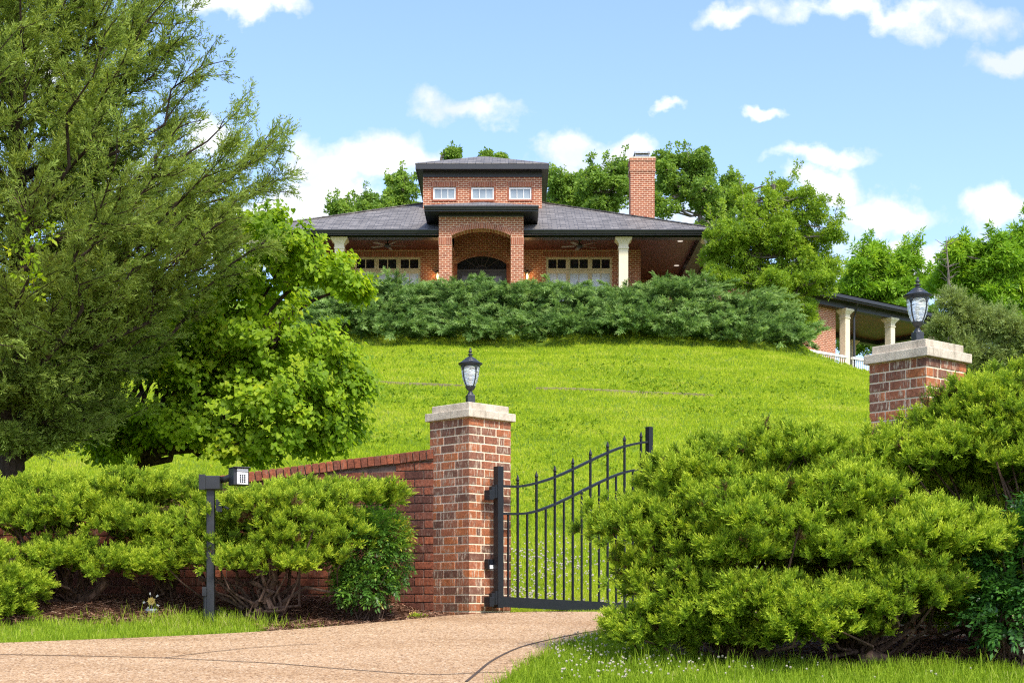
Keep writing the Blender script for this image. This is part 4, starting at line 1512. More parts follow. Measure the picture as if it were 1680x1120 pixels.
# creeper in the cedar
rv = np.random.default_rng(6)
cv = thing('creeper_vine', (X(60, 15.2), 15.2, Z(460, 15.2)), 'pale green five-leaved creeper hanging in the cedar', 'vine')
pts = [(X(52, 15.2), 15.2, Z(355, 15.2)), (X(62, 15.1), 15.1, Z(385, 15.1)), (X(48, 15.1), 15.1, Z(420, 15.1)), (X(56, 15.15), 15.15, Z(470, 15.15))]
ln = catmull(pts, 8)
mb = MB(); mb.tube(ln, 0.004, 5)
up = [(X(48, 15.2), 15.25, Z(355, 15.2)), (X(10, 16.2), 16.2, Z(300, 16.2)), (X(20, 17.2), 17.15, Z(250, 17.2))]
mb.tube(catmull(up, 6), 0.005, 5)
mb.build('stem', M['bark_juniper'], cv)
n = 44
P = ln[rv.integers(0, len(ln), n)] + rv.normal(size=(n, 3)) * np.array((.075, .05, .06))
D = unit(rv.normal(size=(n, 3)) * .5 + np.array((0, -.5, -.2)))
scatter('foliage', cluster_templates(8, 5, RT, lw=.22, ll=.85, open_=1.4), P, frames(D, rv), rv.uniform(.06, .09, n), .7 + rv.normal(size=n) * .12, M['redbud'], cv, rv, .15)

# ----------------------------------------------------------------------------- blue-green junipers on the bank
def hz(x, y): return float(height(x, y))


GRP = 'spreading junipers on the bank below the house'
hedge_lab = 'spreading blue green juniper in the row on the bank below the house'
us = [565, 655, 748, 842, 935, 1028, 1118, 1200, 1268]
topv = [470, 464, 474, 478, 476, 478, 466, 482, 514]
botv = [545, 552, 556, 553, 549, 551, 555, 560, 566]
rh = np.random.default_rng(70)
for i, (u, tv, bv) in enumerate(zip(us, topv, botv)):
    lob = []
    for v, Y, rx, ry, rz in ((bv - 6, 50.6, 1.05, .7, .36), ((tv + bv) / 2 + 14, 51.4, 1.15, .8, .45), ((tv + bv) / 2 - 12, 52.3, 1.15, .8, .45), (tv + 16, 53.0, 1.05, .75, .38)):
        if i == 8: rx *= .62
        for q in range(2):
            uu = u + rh.uniform(-26, 26)
            lob.append((X(uu, Y), Y + rh.uniform(-.2, .2), Z(v + rh.uniform(-7, 7), Y), rx * .8, ry, rz * rh.uniform(.75, 1.15)))
    bx = X(u, 52)
    lab = hedge_lab
    juniper(lab, (bx, 52.2, hz(bx, 52.2)), lob, 80 + i, spacing=0.60, dens=74, length=0.23, size=(0.36, 0.68), group=GRP, mat='blue_juniper', temps=T_BLUE, flat=0.42, lean=0.45,
            stem_r=0.05, tint0=0.48, tipgain=0.4, plume=(5.6, 0.95))

# ----------------------------------------------------------------------------- broad-leaved trees
def tree(name, label, base, lobes, seed, mat, temps, leaf, per_m2, clump=0.5, cat='tree', group=None, bark='bark_grey', trunk_r=0.16, tint0=.48, droop=0.0, extra_trunk=None, upright=.3, fill=.85, spikes=0, spike_len=1.0):
    """Trunk, limbs to every lobe, and a crown of leaf clumps over the lobes."""
    rng = np.random.default_rng(seed)
    root = thing(name, base, label, cat, group)
    sub = []
    for l in np.array(lobes, float):
        sub.append(np.concatenate([l[:3], l[3:6] * .62]))
        for k in range(4):
            d = sphere_dirs(1, rng, -.45)[0]
            sub.append(np.concatenate([l[:3] + d * l[3:6] * rng.uniform(.55, .9), l[3:6] * rng.uniform(.26, .5) * np.array((1, 1, 1.25))]))
    lobes = np.array(sub)
    base = np.array(base, float)
    mid = lobes[:, :3].mean(0)
    top = lobes[:, 2].max()
    br = MB()
    spine = [base - np.array((0, 0, .3)), base + np.array((0.02, 0, (mid[2] - base[2]) * .5)), np.array((mid[0] * .6 + base[0] * .4, mid[1], mid[2])), np.array((mid[0], mid[1], top))]
    spine = catmull(spine, 4)
    br.tube(spine, np.linspace(trunk_r, trunk_r * .25, len(spine)), 9)
    br.build('trunk', M[bark], root)
    lb = MB()
    P, D, Tn = [], [], []
    for l in lobes:
        c, r = l[:3], l[3:6]
        st = spine[int(np.clip(np.searchsorted(spine[:, 2], c[2] - r[0] * 1.2), 1, len(spine) - 1))]
        lb.tube(wiggle(st, c, rng, 4, .05, -.03), np.linspace(trunk_r * .35, trunk_r * .1, 5), 6)
        area = 4 * math.pi * ((r[0] * r[1]) ** 1.6 / 3 + (r[0] * r[2]) ** 1.6 / 3 + (r[1] * r[2]) ** 1.6 / 3) ** (1 / 1.6)
        nc = max(4, int(area / clump ** 2 * fill))
        dirs = sphere_dirs(nc, rng, -0.8)
        for d in dirs:
            cc = c + d * r * rng.uniform(0.5, 1.05)
            cr = clump * rng.uniform(0.45, 0.95)
            if rng.random() < .5:
                lb.tube(wiggle(c, cc, rng, 3, .06), np.linspace(trunk_r * .1, trunk_r * .03, 4), 4, cap=False)
            m = max(4, int(per_m2 * cr * cr * 4))
            q = sphere_dirs(m, rng, -0.7)
            P.append(cc + q * np.array((1, 1, .8)) * cr * rng.uniform(.35, 1.0, (m, 1)))
            D.append(unit(q * .7 + d * .5 + np.array((0, 0, upright - droop)) + rng.normal(size=(m, 3)) * .3))
            Tn.append(np.full(m, rng.normal() * .10) + rng.normal(size=m) * .11)
    big = lobes[np.argsort(-lobes[:, 2])]
    for k in range(spikes):
        l = big[rng.integers(0, max(3, int(len(big) * .7)))]
        a = rng.uniform(0, 2 * math.pi)
        b = l[:3] + np.array((math.cos(a) * l[3] * .8, math.sin(a) * l[4] * .8, l[5] * rng.uniform(.1, .8)))
        ln_ = spike_len * rng.uniform(.5, 1.2)
        e = b + np.array((rng.normal() * .25, rng.normal() * .2, 1.0)) * ln_
        lb.tube(wiggle(l[:3], e, rng, 4, .03), np.linspace(trunk_r * .12, trunk_r * .03, 5), 4, cap=False)
        m = int(per_m2 * ln_ * clump * .9)
        t = rng.uniform(0, 1, m)
        P.append(b + (e - b) * t[:, None] + rng.normal(size=(m, 3)) * (clump * .34 * (1.05 - .75 * t))[:, None])
        D.append(unit(rng.normal(size=(m, 3)) * .6 + np.array((0, 0, .5))))
        Tn.append(np.full(m, rng.normal() * .1 + .06) + rng.normal(size=m) * .11)
    lb.tube(spine, np.linspace(trunk_r * .5, trunk_r * .12, len(spine)), 6)
    lb.build('limbs', M[bark], root)
    P, D, Tn = np.concatenate(P), np.concatenate(D), np.concatenate(Tn)
    scatter('crown', temps, P, frames(D, rng), leaf * rng.uniform(.7, 1.3, len(P)), tint0 + Tn, M[mat], root, rng, .15)
    return root


def px_lobes(lst, Y, depth=.8, jit=0, rng=None):
    out = []
    for u, v, ru, rv in lst:
        yy = Y + (rng.uniform(-jit, jit) if rng is not None else 0)
        out.append((X(u, yy), yy, Z(v, yy), ru / F * yy, ru / F * yy * depth + .3, rv / F * yy))
    return out


rj = np.random.default_rng(55)
# evergreen at the house's right corner
tree('holly_tree', 'loose yellow green evergreen at the corner of the house beside the bank junipers', (X(1290, 54.5), 54.5, hz(X(1290, 54.5), 54.5)),
     px_lobes([(1285, 330, 32, 28), (1255, 352, 38, 34), (1320, 350, 36, 34), (1215, 385, 42, 36), (1275, 400, 55, 42), (1340, 405, 38, 34), (1200, 430, 36, 30), (1250, 455, 55, 38), (1320, 460, 52, 38),
               (1345, 440, 30, 26), (1290, 505, 50, 34), (1316, 512, 30, 32), (1300, 545, 36, 24), (1190, 462, 28, 18), (1358, 385, 22, 20), (1225, 330, 18, 22), (1350, 468, 20, 24), (1188, 392, 38, 30), (1180, 425, 34, 30), (1186, 455, 32, 24), (1240, 400, 40, 34), (1300, 430, 44, 36), (1270, 470, 44, 34)], 54.3, .8, .5, rj),
     101, 'holly', T_HOL, .135, 125, .34, fill=.55, spikes=46, spike_len=.95, bark='bark_grey', trunk_r=.14, tint0=.54)

BG = 'trees behind the house'
bg = [('slender green tree peeping over the far end of the grey roof', [(556, 345, 14, 12), (570, 352, 20, 10)]),
      ('small round tree top just clear of the roof beside the taller ones', [(605, 338, 22, 16), (622, 345, 22, 14), (596, 350, 20, 12)]),
      ('pointed tree top close against the tower wall', [(655, 300, 16, 18), (668, 315, 26, 20), (648, 330, 24, 18), (680, 340, 30, 20)]),
      ('tree top showing above the tower roof over its first window', [(740, 258, 14, 10), (732, 282, 24, 14), (715, 300, 28, 16)]),
      ('two leafy tufts showing above the tower roof peak', [(798, 262, 9, 7), (822, 266, 7, 5), (806, 288, 24, 12)]),
      ('light green tree between the tower and the low gap in the treeline', [(905, 300, 16, 16), (922, 312, 26, 22), (940, 330, 30, 20), (910, 340, 26, 20)]),
      ('dark leafy tree standing just behind the chimney on the tower side', [(1012, 284, 20, 14), (985, 302, 28, 22), (1020, 310, 34, 28), (962, 315, 22, 22), (985, 340, 36, 20)]),
      ('tallest full crowned tree between chimney and evergreen', [(1100, 270, 26, 18), (1130, 268, 26, 16), (1150, 285, 36, 28), (1095, 300, 34, 30), (1135, 325, 46, 30), (1085, 345, 30, 20), (1165, 340, 30, 24)]),
      ('dark tree top half hidden behind the yellow green evergreen', [(1195, 315, 26, 20), (1212, 335, 30, 24), (1180, 350, 30, 20)])]
for i, (lab, lb) in enumerate(bg):
    Y = 80 + (i % 3) * 2.2
    u = lb[-1][0]
    tree('leafy_tree', lab, (X(u, Y), Y, hz(X(u, Y), Y)), px_lobes(lb + [(u, 385, 34, 36)], Y, .9, .4, rj), 200 + i, 'poplar', T_LEAF,   .23, 52, .40, group=BG, fill=.62, spikes=(16, 10, 10, 6, 3, 10, 16, 18, 12)[i], spike_len=(.8, .6, .8, .5, .3, .7, .9, 1.0, .8)[i], trunk_r=.2,
         tint0=.62 if i in (2, 4, 5) else .54)

# right-hand background
FG = 'trees beyond the side porch'
tree('leafy_tree', 'bright lime tree with feathery leaves beyond the side porch roof', (X(1440, 92), 92, 6.5),
     px_lobes([(1430, 430, 30, 18), (1410, 455, 36, 22), (1460, 450, 34, 20), (1490, 440, 22, 18), (1440, 480, 60, 26), (1500, 470, 40, 26), (1400, 480, 30, 18), (1450, 525, 80, 40)], 92, .8, .6, rj),
     301, 'lime_leaf', T_AIL, .33, 34, .62, fill=.7, spikes=24, spike_len=1.3, group=FG, trunk_r=.2, tint0=.55, upright=.5)
tree('leafy_tree', 'tall lime tree with layered leaf plumes at the edge of the view', (X(1650, 86), 86, 6.5),
     px_lobes([(1640, 415, 26, 18), (1680, 405, 30, 22), (1600, 435, 32, 22), (1570, 420, 26, 18), (1650, 450, 50, 28), (1690, 470, 50, 40), (1610, 480, 50, 30), (1560, 455, 36, 26), (1660, 520, 60, 40), (1600, 540, 60, 44)], 86, .8, .6, rj),
     302, 'lime_leaf', T_AIL, .33, 34, .62, fill=.7, spikes=24, spike_len=1.3, group=FG, trunk_r=.2, tint0=.6, upright=.5)
tree('leafy_tree', 'small pale tree filling the gap beneath the side porch eave', (X(1450, 88), 88, 6.5),
     px_lobes([(1420, 560, 46, 34), (1480, 560, 46, 34), (1540, 560, 50, 40)], 84, .8, .6, rj), 303, 'poplar', T_LEAF, .32, 30, .7, group=FG, trunk_r=.16)


def wispy_cedar(label, base, lobes, seed, mat):
    rng = np.random.default_rng(seed)
    root = thing('cedar_tree', base, label, 'tree')
    base = np.array(base, float)
    lobes = np.array(lobes)
    tr = MB()
    top = lobes[:, 2].max()
    tr.tube([base - np.array((0, 0, .2)), (base[0], base[1], (base[2] + top) / 2), (lobes[:, 0].mean(), base[1], top)], [.16, .1, .02], 8)
    tr.build('trunk', M['bark_dark'], root)
    br = MB()
    P, D, Tn = [], [], []
    for l in lobes:
        c, r = l[:3], l[3:6]
        nb = int(60 * r[0] * r[2] + 12)
        for k in range(nb):
            d = sphere_dirs(1, rng, -.7)[0]
            q = c + d * r * rng.uniform(.5, 1.05)
            s = c + d * r * .1
            br.tube([s, (s + q) / 2 + rng.normal(size=3) * .04, q], [.016, .01, .004], 4, cap=False)
            m = 26
            tt = rng.uniform(.2, 1.05, m)
            P.append(s + (q - s) * tt[:, None] + rng.normal(size=(m, 3)) * .10)
            D.append(unit(unit(q - s) * .9 + rng.normal(size=(m, 3)) * .5 + np.array((0, 0, .2))))
            Tn.append(np.full(m, rng.normal() * .1) + rng.normal(size=m) * .12)
    br.build('branches', M['bark_dark'], root)
    P, D, Tn = np.concatenate(P), np.concatenate(D), np.concatenate(Tn)
    scatter('foliage', T_CED, P, frames(D, rng), rng.uniform(.22, .4, len(P)), .5 + Tn, M[mat], root, rng, .4)


wispy_cedar('grey green wispy cedar behind the pillar lantern', (X(1620, 58), 58, hz(X(1620, 58), 58)),
            px_lobes([(1560, 500, 22, 26), (1590, 530, 40, 34), (1640, 540, 50, 36), (1580, 580, 50, 32), (1650, 595, 50, 34), (1545, 540, 22, 18), (1675, 560, 30, 34), (1600, 620, 60, 30), (1520, 590, 30, 26), (1680, 640, 60, 40)], 57, .8, .5, rj), 401, 'far_cedar')

# bare snag
rs = np.random.default_rng(61)
sx, sy = X(1560, 66), 66.0
sn = thing('dead_tree', (sx, sy, hz(sx, sy)), 'bare grey dead tree top sticking out of the greenery', 'tree')
mb = MB()
mb.tube([(sx, sy, hz(sx, sy)), (sx - .05, sy, Z(520, sy)), (X(1556, sy), sy, Z(450, sy)), (X(1552, sy), sy, Z(388, sy))], [.16, .09, .05, .012], 7)
mb.build('trunk', M['bark_grey'], sn)
mb = MB()
for k in range(26):
    v = rs.uniform(390, 520)
    u0 = np.interp(v, [388, 450, 520], [1552, 1556, 1560])
    sg = rs.choice((-1, 1))
    l = rs.uniform(6, 22)
    p = (X(u0, sy), sy, Z(v, sy)); q = (X(u0 + sg * l, sy), sy + rs.normal() * .3, Z(v - l * rs.uniform(.2, .9), sy))
    mb.tube(wiggle(p, q, rs, 3, .08), np.linspace(.022, .006, 4), 4)
mb.build('branches', M['bark_grey'], sn)

# ----------------------------------------------------------------------------- stone edging on the lawn
for lab, pts in (('thin stone edging line across the lawn below the middle of the bank', [(880, 639), (960, 641), (1040, 645), (1110, 648), (1170, 651)]),
                 ('short stone edging piece in the lawn near the redbud', [(618, 628), (650, 630), (700, 632), (760, 635)])):
    mb = MB()
    P = []
    for u, v in pts:
        # where the sight line meets the slope
        ys = np.linspace(20, 49, 400)
        zs = height(X(u, ys), ys)
        k = int(np.argmin(np.abs(zs - Z(v, ys))))
        P.append((X(u, ys[k]), ys[k]))
    P = catmull(P, 6)
    for p, q in zip(P[:-1], P[1:]):
        t = np.array((q[0] - p[0], q[1] - p[1], 0)); L_ = np.linalg.norm(t); t /= L_
        zc = hz(*p)
        mb.box(0, L_ - .008, -.06, .06, -.08, .050, 0, .5, ((p[0], p[1], zc), t, (-t[1], t[0], 0), (0, 0, 1)))
    tag(mb.build('stone_edging', M['edging'], bevel=.01), lab, 'edging', 'stone edging in the lawn')
# ----------------------------------------------------------------------------- the house
CX = -1.14
house = thing('brick_house', (CX, 60, 11.25), 'wide brick house with grey hip roof, windowed tower and deep porch on the hill', 'house')


def wall_holes(mb, x0, x1, z0, z1, y0, y1, holes, mat=0):
    xs = sorted({x0, x1, *[h[0] for h in holes], *[h[1] for h in holes]})
    for a, b in zip(xs[:-1], xs[1:]):
        zc = [z0]
        for h in sorted(holes, key=lambda h: h[2]):
            if h[0] <= a + 1e-6 and h[1] >= b - 1e-6:
                zc += [h[2], h[3]]
        zc.append(z1)
        for p, q in zip(zc[::2], zc[1::2]):
            if q - p > 1e-4:
                mb.box(a, b, y0, y1, p, q, mat)


YW = 60.5                          # front wall of the rooms
FZ = 11.3                          # porch floor
win_top, win_bot = Z(421.5, YW), FZ + 0.25
wr_ = (X(896, YW), X(1004, YW)); wl_ = (2 * CX - wr_[1], 2 * CX - wr_[0])
xr, xl = X(1051, YW), 2 * CX - X(1051, YW)
dx0, dx1 = X(750, YW), X(831, YW)
d_spring, d_top = Z(432, YW), Z(419.5, YW)
px0, px1 = X(741, 56.6), X(838, 56.6)          # arch opening
po0, po1 = X(720, 56.6), X(859, 56.6)          # portico outside

EX0, EX1 = 2 * CX - X(1183, 56.9), X(1183, 56.9)
EYF, EYB, EZ = 56.9, 72.0, 14.18
mb = MB()
CEIL = 14.30
wall_holes(mb, xl, po0, FZ - .4, CEIL, YW, YW + .25, [(wl_[0], wl_[1], win_bot, win_top)])
wall_holes(mb, po1, xr, FZ - .4, CEIL, YW, YW + .25, [(wr_[0], wr_[1], win_bot, win_top)])
# return walls of the rooms
mb.box(xr - .25, xr, YW + .25, 70, FZ - .4, CEIL)
mb.box(xl, xl + .25, YW + .25, 70, FZ - .4, CEIL)
mb.box(xr, EX1 - .3, 66, 66.25, FZ - .4, CEIL)
mb.box(EX0 + .3, xl, 66, 66.25, FZ - .4, CEIL)
# wall behind the portico, with the arched doorway
nseg = 20
r_h = (dx1 - dx0) / 2; rise = d_top - d_spring
RR = (r_h ** 2 + rise ** 2) / (2 * rise)


def seg_arch(x, xc, half, spring, rise_):
    R = (half ** 2 + rise_ ** 2) / (2 * rise_)
    return spring + rise_ - R + math.sqrt(max(0, R * R - (x - xc) ** 2))


dxc = (dx0 + dx1) / 2
mb.box(po0, dx0, YW, YW + .25, FZ - .4, 15.3)
mb.box(dx1, po1, YW, YW + .25, FZ - .4, 15.3)
for i in range(nseg):
    a = dx0 + (dx1 - dx0) * i / nseg; b = dx0 + (dx1 - dx0) * (i + 1) / nseg
    mb.prism([(a, seg_arch(a, dxc, r_h, d_spring, rise)), (b, seg_arch(b, dxc, r_h, d_spring, rise)), (b, 15.3), (a, 15.3)], YW, YW + .25)
mb.build('wall', M['house_brick'], house)

# portico front with its arch
P0, P1 = 56.6, 57.1
pt = 14.66
a_spring, a_rise = Z(386.5, 56.6), Z(375, 56.6) - Z(386.5, 56.6)
pxc, ph = (px0 + px1) / 2, (px1 - px0) / 2
mb = MB()
mb.box(po0, px0, P0, P1, FZ - .6, pt)
mb.box(px1, po1, P0, P1, FZ - .6, pt)
for i in range(24):
    a = px0 + (px1 - px0) * i / 24; b = px0 + (px1 - px0) * (i + 1) / 24
    mb.prism([(a, seg_arch(a, pxc, ph, a_spring, a_rise)), (b, seg_arch(b, pxc, ph, a_spring, a_rise)), (b, pt), (a, pt)], P0, P1)
mb.box(po0, px0, P1, 59.2, 13.95, pt)
mb.box(px1, po1, P1, 59.2, 13.95, pt)
portico = mb.build('portico', M['house_brick'], house)


def arch_ring(mb, xc, half, spring, rise_, y, hgt, n, rng, dep=.012):
    R = (half ** 2 + rise_ ** 2) / (2 * rise_)
    cz = spring + rise_ - R
    th = math.asin(half / R)
    for i in range(n):
        t = -th + 2 * th * (i + .5) / n
        w = R * 2 * th / n
        c = np.array((xc + R * math.sin(t), y, cz + R * math.cos(t)))
        rad = np.array((math.sin(t), 0, math.cos(t))); tan = np.array((math.cos(t), 0, -math.sin(t)))
        mb.box(-w / 2 + .006, w / 2 - .006, -dep, .03, .004, hgt, 0, float(rng.uniform(0, 1)), (c, tan, (0, 1, 0), rad))
    for i in range(n):
        t0, t1 = -th + 2 * th * i / n, -th + 2 * th * (i + 1) / n
        q = [(xc + r * math.sin(t), cz + r * math.cos(t)) for t, r in ((t0, R + .002), (t1, R + .002), (t1, R + hgt + .008), (t0, R + hgt + .008))]
        mb.prism(q, y - dep * .5, y + .02, 1)


def soldiers(mb, x0, x1, z0, z1, y, rng, w=.068, dep=.010):
    mb.box(x0, x1, y - dep * .5, y + .02, z0, z1, 1)
    n = max(1, int(round((x1 - x0) / w))); w = (x1 - x0) / n
    for i in range(n):
        mb.box(x0 + i * w + .006, x0 + (i + 1) * w - .006, y - dep, y + .03, z0 + .006, z1 - .006, 0, float(rng.uniform(0, 1)))


rg = np.random.default_rng(14)
mb = MB()
arch_ring(mb, pxc, ph + .005, a_spring, a_rise, P0, .205, 36, rg)
soldiers(mb, po0 - .012, px0 + .0, Z(401.5, P0), Z(389, P0), P0, rg)
soldiers(mb, px1, po1 + .012, Z(401.5, P0), Z(389, P0), P0, rg)
mb.build('brick_arch', [M['ring_brick'], M['ring_mortar']], portico)
mb = MB()
arch_ring(mb, dxc, r_h + .005, d_spring, rise, YW, .15, 34, rg)
for z in np.arange(FZ, d_spring - .05, .081):
    for xx in (dx0 - .12, dx1):
        mb.box(xx, xx + .12, YW - .012, YW + .02, z + .005, z + .076, 0, float(rg.uniform(0, 1)))
mb.build('door_surround', [M['ring_brick'], M['ring_mortar']], house)
for (a, b) in (wr_, wl_):
    mb = MB()
    soldiers(mb, a - .13, b + .13, win_top + .004, win_top + .215, YW, rg)
    mb.build('lintel', [M['ring_brick'], M['ring_mortar']], house)


def window_unit(x0, x1, z0, z1, y, panes, frame_m, glass_m, parent, fw=.055, mw=.028, name='window'):
    mb = MB()
    mb.box(x0, x1, y - .03, y + .05, z1 - fw, z1)
    mb.box(x0, x1, y - .03, y + .05, z0, z0 + fw)
    mb.box(x0, x0 + fw, y - .03, y + .05, z0 + fw, z1 - fw)
    mb.box(x1 - fw, x1, y - .03, y + .05, z0 + fw, z1 - fw)
    w = (x1 - x0 - 2 * fw) / panes
    for i in range(1, panes):
        xx = x0 + fw + i * w
        mb.box(xx - mw / 2, xx + mw / 2, y - .018, y + .04, z0 + fw, z1 - fw)
    f = mb.build(name, M[frame_m], parent)
    g = MB(); g.box(x0 + fw * .5, x1 - fw * .5, y + .012, y + .02, z0 + fw * .5, z1 - fw * .5)
    g.build('pane', M[glass_m], f)
    return f


for (a, b) in (wr_, wl_):
    w = (b - a) / 3
    zt = Z(443, YW)
    for i in range(3):
        window_unit(a + i * w + .012, a + (i + 1) * w - .012, zt, win_top - .012, YW + .06, 2, 'window_cream', 'dark_glass', house, .075, .035)
        window_unit(a + i * w + .012, a + (i + 1) * w - .012, win_bot, zt - .055, YW + .06, 2, 'window_cream', 'blind_glass', house, .07, .03)
    mb = MB()
    mb.box(a - .0, b + .0, YW + .0, YW + .03, zt - .052, zt - .003)
    for i in range(4):
        xx = a + i * w
        mb.box(max(a, xx - .011), min(b, xx + .011), YW + .004, YW + .08, win_bot, win_top - .001)
    mb.build('window_mullion', M['window_cream'], house)

# front doors under the fanlight
zd = Z(445.5, YW)
mb = MB()
mb.box(dx0, dx1, YW + .06, YW + .16, zd, zd + .11)
mb.box(dx0, dx0 + .07, YW + .06, YW + .16, FZ, zd)
mb.box(dx1 - .07, dx1, YW + .06, YW + .16, FZ, zd)
dfr = mb.build('door_frame', M['door'], house)
for s_ in (0, 1):
    a = dx0 + .07 + s_ * (dx1 - dx0 - .14) / 2; b = a + (dx1 - dx0 - .14) / 2
    mb = MB(); mb.box(a + .004, b - .004, YW + .09, YW + .14, FZ, zd - .004)
    dr = mb.build('door', M['door'], house)
    mb = MB()
    q = (b - a)
    for k in range(2):
        for (za, zb) in ((FZ + .2, FZ + .8), (FZ + .95, zd - .16)):
            mb.box(a + q * (.12 + .42 * k), a + q * (.44 + .42 * k), YW + .08, YW + .092, za, zb)
    mb.build('door_panel', M['door_panel'], dr)
    mb = MB(); hx = b - .07 if s_ == 0 else a + .07
    mb.tube([(hx, YW + .06, FZ + .98), (hx, YW + .06, FZ + 1.12)], .014, 8); mb.build('handle', M['metal'], dr)
mb = MB()
pl_ = [(dx0 + (dx1 - dx0) * i / 20, seg_arch(dx0 + (dx1 - dx0) * i / 20, dxc, r_h, d_spring, rise) - .003) for i in range(21)]
mb.prism([(dx0, zd + .112), (dx1, zd + .112)] + pl_[::-1], YW + .10, YW + .11)
mb.build('fanlight', M['dark_glass'], dfr)
mb = MB()
fcx, fcz = dxc, zd + .112
for k in range(1, 6):
    t = math.pi * k / 6
    R_ = min(.85, (d_top - fcz) / max(math.sin(t), .3) * .97)
    mb.tube([(fcx + .18 * math.cos(t), YW + .09, fcz + .12 * math.sin(t)), (fcx + R_ * math.cos(t), YW + .09, fcz + R_ * math.sin(t))], .012, 5)
arc = [(fcx + .2 * math.cos(t), YW + .09, fcz + .13 * math.sin(t)) for t in np.linspace(0, math.pi, 12)]
mb.tube(arc, .014, 5)
mb.build('fanlight_bars', M['door'], dfr)

# porch: floor, ceiling, beam, columns
mb = MB(); mb.box(EX0 + .4, EX1 - .4, 57.2, 72, FZ - 1.2, FZ); mb.build('porch_floor', M['floor'], house)
mb = MB()
mb.box(EX0 + .3, px0, 57.25, EYB - .3, CEIL, CEIL + .03)
mb.box(px1, EX1 - .3, 57.25, EYB - .3, CEIL, CEIL + .03)
mb.box(px0, px1, YW + .1, EYB - .3, CEIL, CEIL + .03)
mb.build('porch_ceiling', M['plank'], house)
mb = MB(); mb.box(px0 - .02, px1 + .02, P1 - .02, YW + .02, 15.10, 15.14); mb.box(px0 - .02, px0, P1, YW, CEIL - .35, 15.10); mb.box(px1, px1 + .02, P1, YW, CEIL - .35, 15.10)
mb.build('portico_ceiling', M['house_brick'], house)
mb = MB()
for (a, b) in ((EX0 + .3, po0), (po1, EX1 - .3)):
    mb.box(a, b, 57.25, 57.65, 13.98, CEIL)
mb.box(EX1 - .7, EX1 - .3, 57.65, EYB - .3, 13.98, CEIL)
mb.box(EX0 + .3, EX0 + .7, 57.65, EYB - .3, 13.98, CEIL)
mb.build('porch_beam', M['trim'], house)
mb = MB()
for (a, b) in ((EX0, po0 - .002), (po1 + .002, EX1)):
    mb.box(a, b, EYF + .03, 57.252, 14.06, 14.09)          # soffit
    mb.box(a, b, EYF, EYF + .03, 13.99, EZ - .02)            # fascia
mb.box(EX1 - .03, EX1, EYF + .03, EYB, 13.99, EZ - .02); mb.box(EX1 - .31, EX1 - .03, EYF + .03, EYB, 14.06, 14.09)
mb.box(EX0, EX0 + .03, EYF + .03, EYB, 13.99, EZ - .02); mb.box(EX0 + .03, EX0 + .31, EYF + .03, EYB, 14.06, 14.09)
mb.build('fascia', M['trim'], house)


def gutter(mb, x0, x1, y, z, d=.12, h=.14):
    prof = [(0, -h), (-d * .55, -h), (-d * .75, -h * .55), (-d, -h * .3), (-d, 0), (-d + .015, 0), (-d + .015, -h * .25), (0, -.04)]
    n = len(mb.v)
    k = len(prof)
    mb.v += [(x0, y + a, z + b) for a, b in prof] + [(x1, y + a, z + b) for a, b in prof]
    for i in range(k):
        j = (i + 1) % k
        mb.f.append((n + i, n + j, n + k + j, n + k + i)); mb.m.append(0); mb.t.append(.5)
    mb.f.append(tuple(n + i for i in range(k))); mb.f.append(tuple(n + k + i for i in reversed(range(k)))); mb.m += [0, 0]; mb.t += [.5, .5]


mb = MB()
gutter(mb, EX0, po0 - .003, EYF - .002, EZ - .005); gutter(mb, po1 + .003, EX1, EYF - .002, EZ - .005)
mb.build('gutter', M['trim'], house)


def hip_roof(mb, x0, x1, y0, y1, z, pitch, th=.03):
    half = min(x1 - x0, y1 - y0) / 2
    if (x1 - x0) >= (y1 - y0):
        ra, rb = (x0 + half, (y0 + y1) / 2, z + half * pitch), (x1 - half, (y0 + y1) / 2, z + half * pitch)
        a, b, c, d = (x0, y0, z), (x1, y0, z), (x1, y1, z), (x0, y1, z)
        mb.face([a, b, rb, ra]); mb.face([b, c, rb]); mb.face([c, d, ra, rb]); mb.face([d, a, ra])
    else:
        ra, rb = ((x0 + x1) / 2, y0 + half, z + half * pitch), ((x0 + x1) / 2, y1 - half, z + half * pitch)
        a, b, c, d = (x0, y0, z), (x1, y0, z), (x1, y1, z), (x0, y1, z)
        mb.face([a, b, ra]); mb.face([b, c, rb, ra]); mb.face([c, d, rb]); mb.face([d, a, ra, rb])
    # visible roof edge
    for p, q in ((a, b), (b, c), (c, d), (d, a)):
        mb.face([(p[0], p[1], z - th), (q[0], q[1], z - th), q, p])


PIT = .417
mb = MB()
hip_roof(mb, EX0 - .03, EX1 + .03, EYF - .05, EYB, EZ + .012, PIT)
roof = mb.build('roof', M['shingle'], house)
# hip ridge shingles, one cap overlapping the next
hw = (EYB - EYF + .05) / 2
for sx in (0, 1):
    mb = MB()
    x0 = EX0 - .03 if sx == 0 else EX1 + .03
    sg = 1 if sx == 0 else -1
    n = 34
    for i in range(n):
        t0, t1 = hw * i / n, hw * (i + 1) / n
        p0 = np.array((x0 + sg * t0, EYF - .05 + t0, EZ + .03 + PIT * t0)); p1 = np.array((x0 + sg * t1, EYF - .05 + t1, EZ + .03 + PIT * t1))
        t = unit(p1 - p0); s_ = unit(np.cross(t, (0, 0, 1))); u_ = np.cross(s_, t)
        mb.box(0, np.linalg.norm(p1 - p0) + .05, -.12, .12, -.02, .018, 0, .5, (p0, t + u_ * -.05, s_, u_))
    mb.build('ridge_cap', M['shingle'], roof)

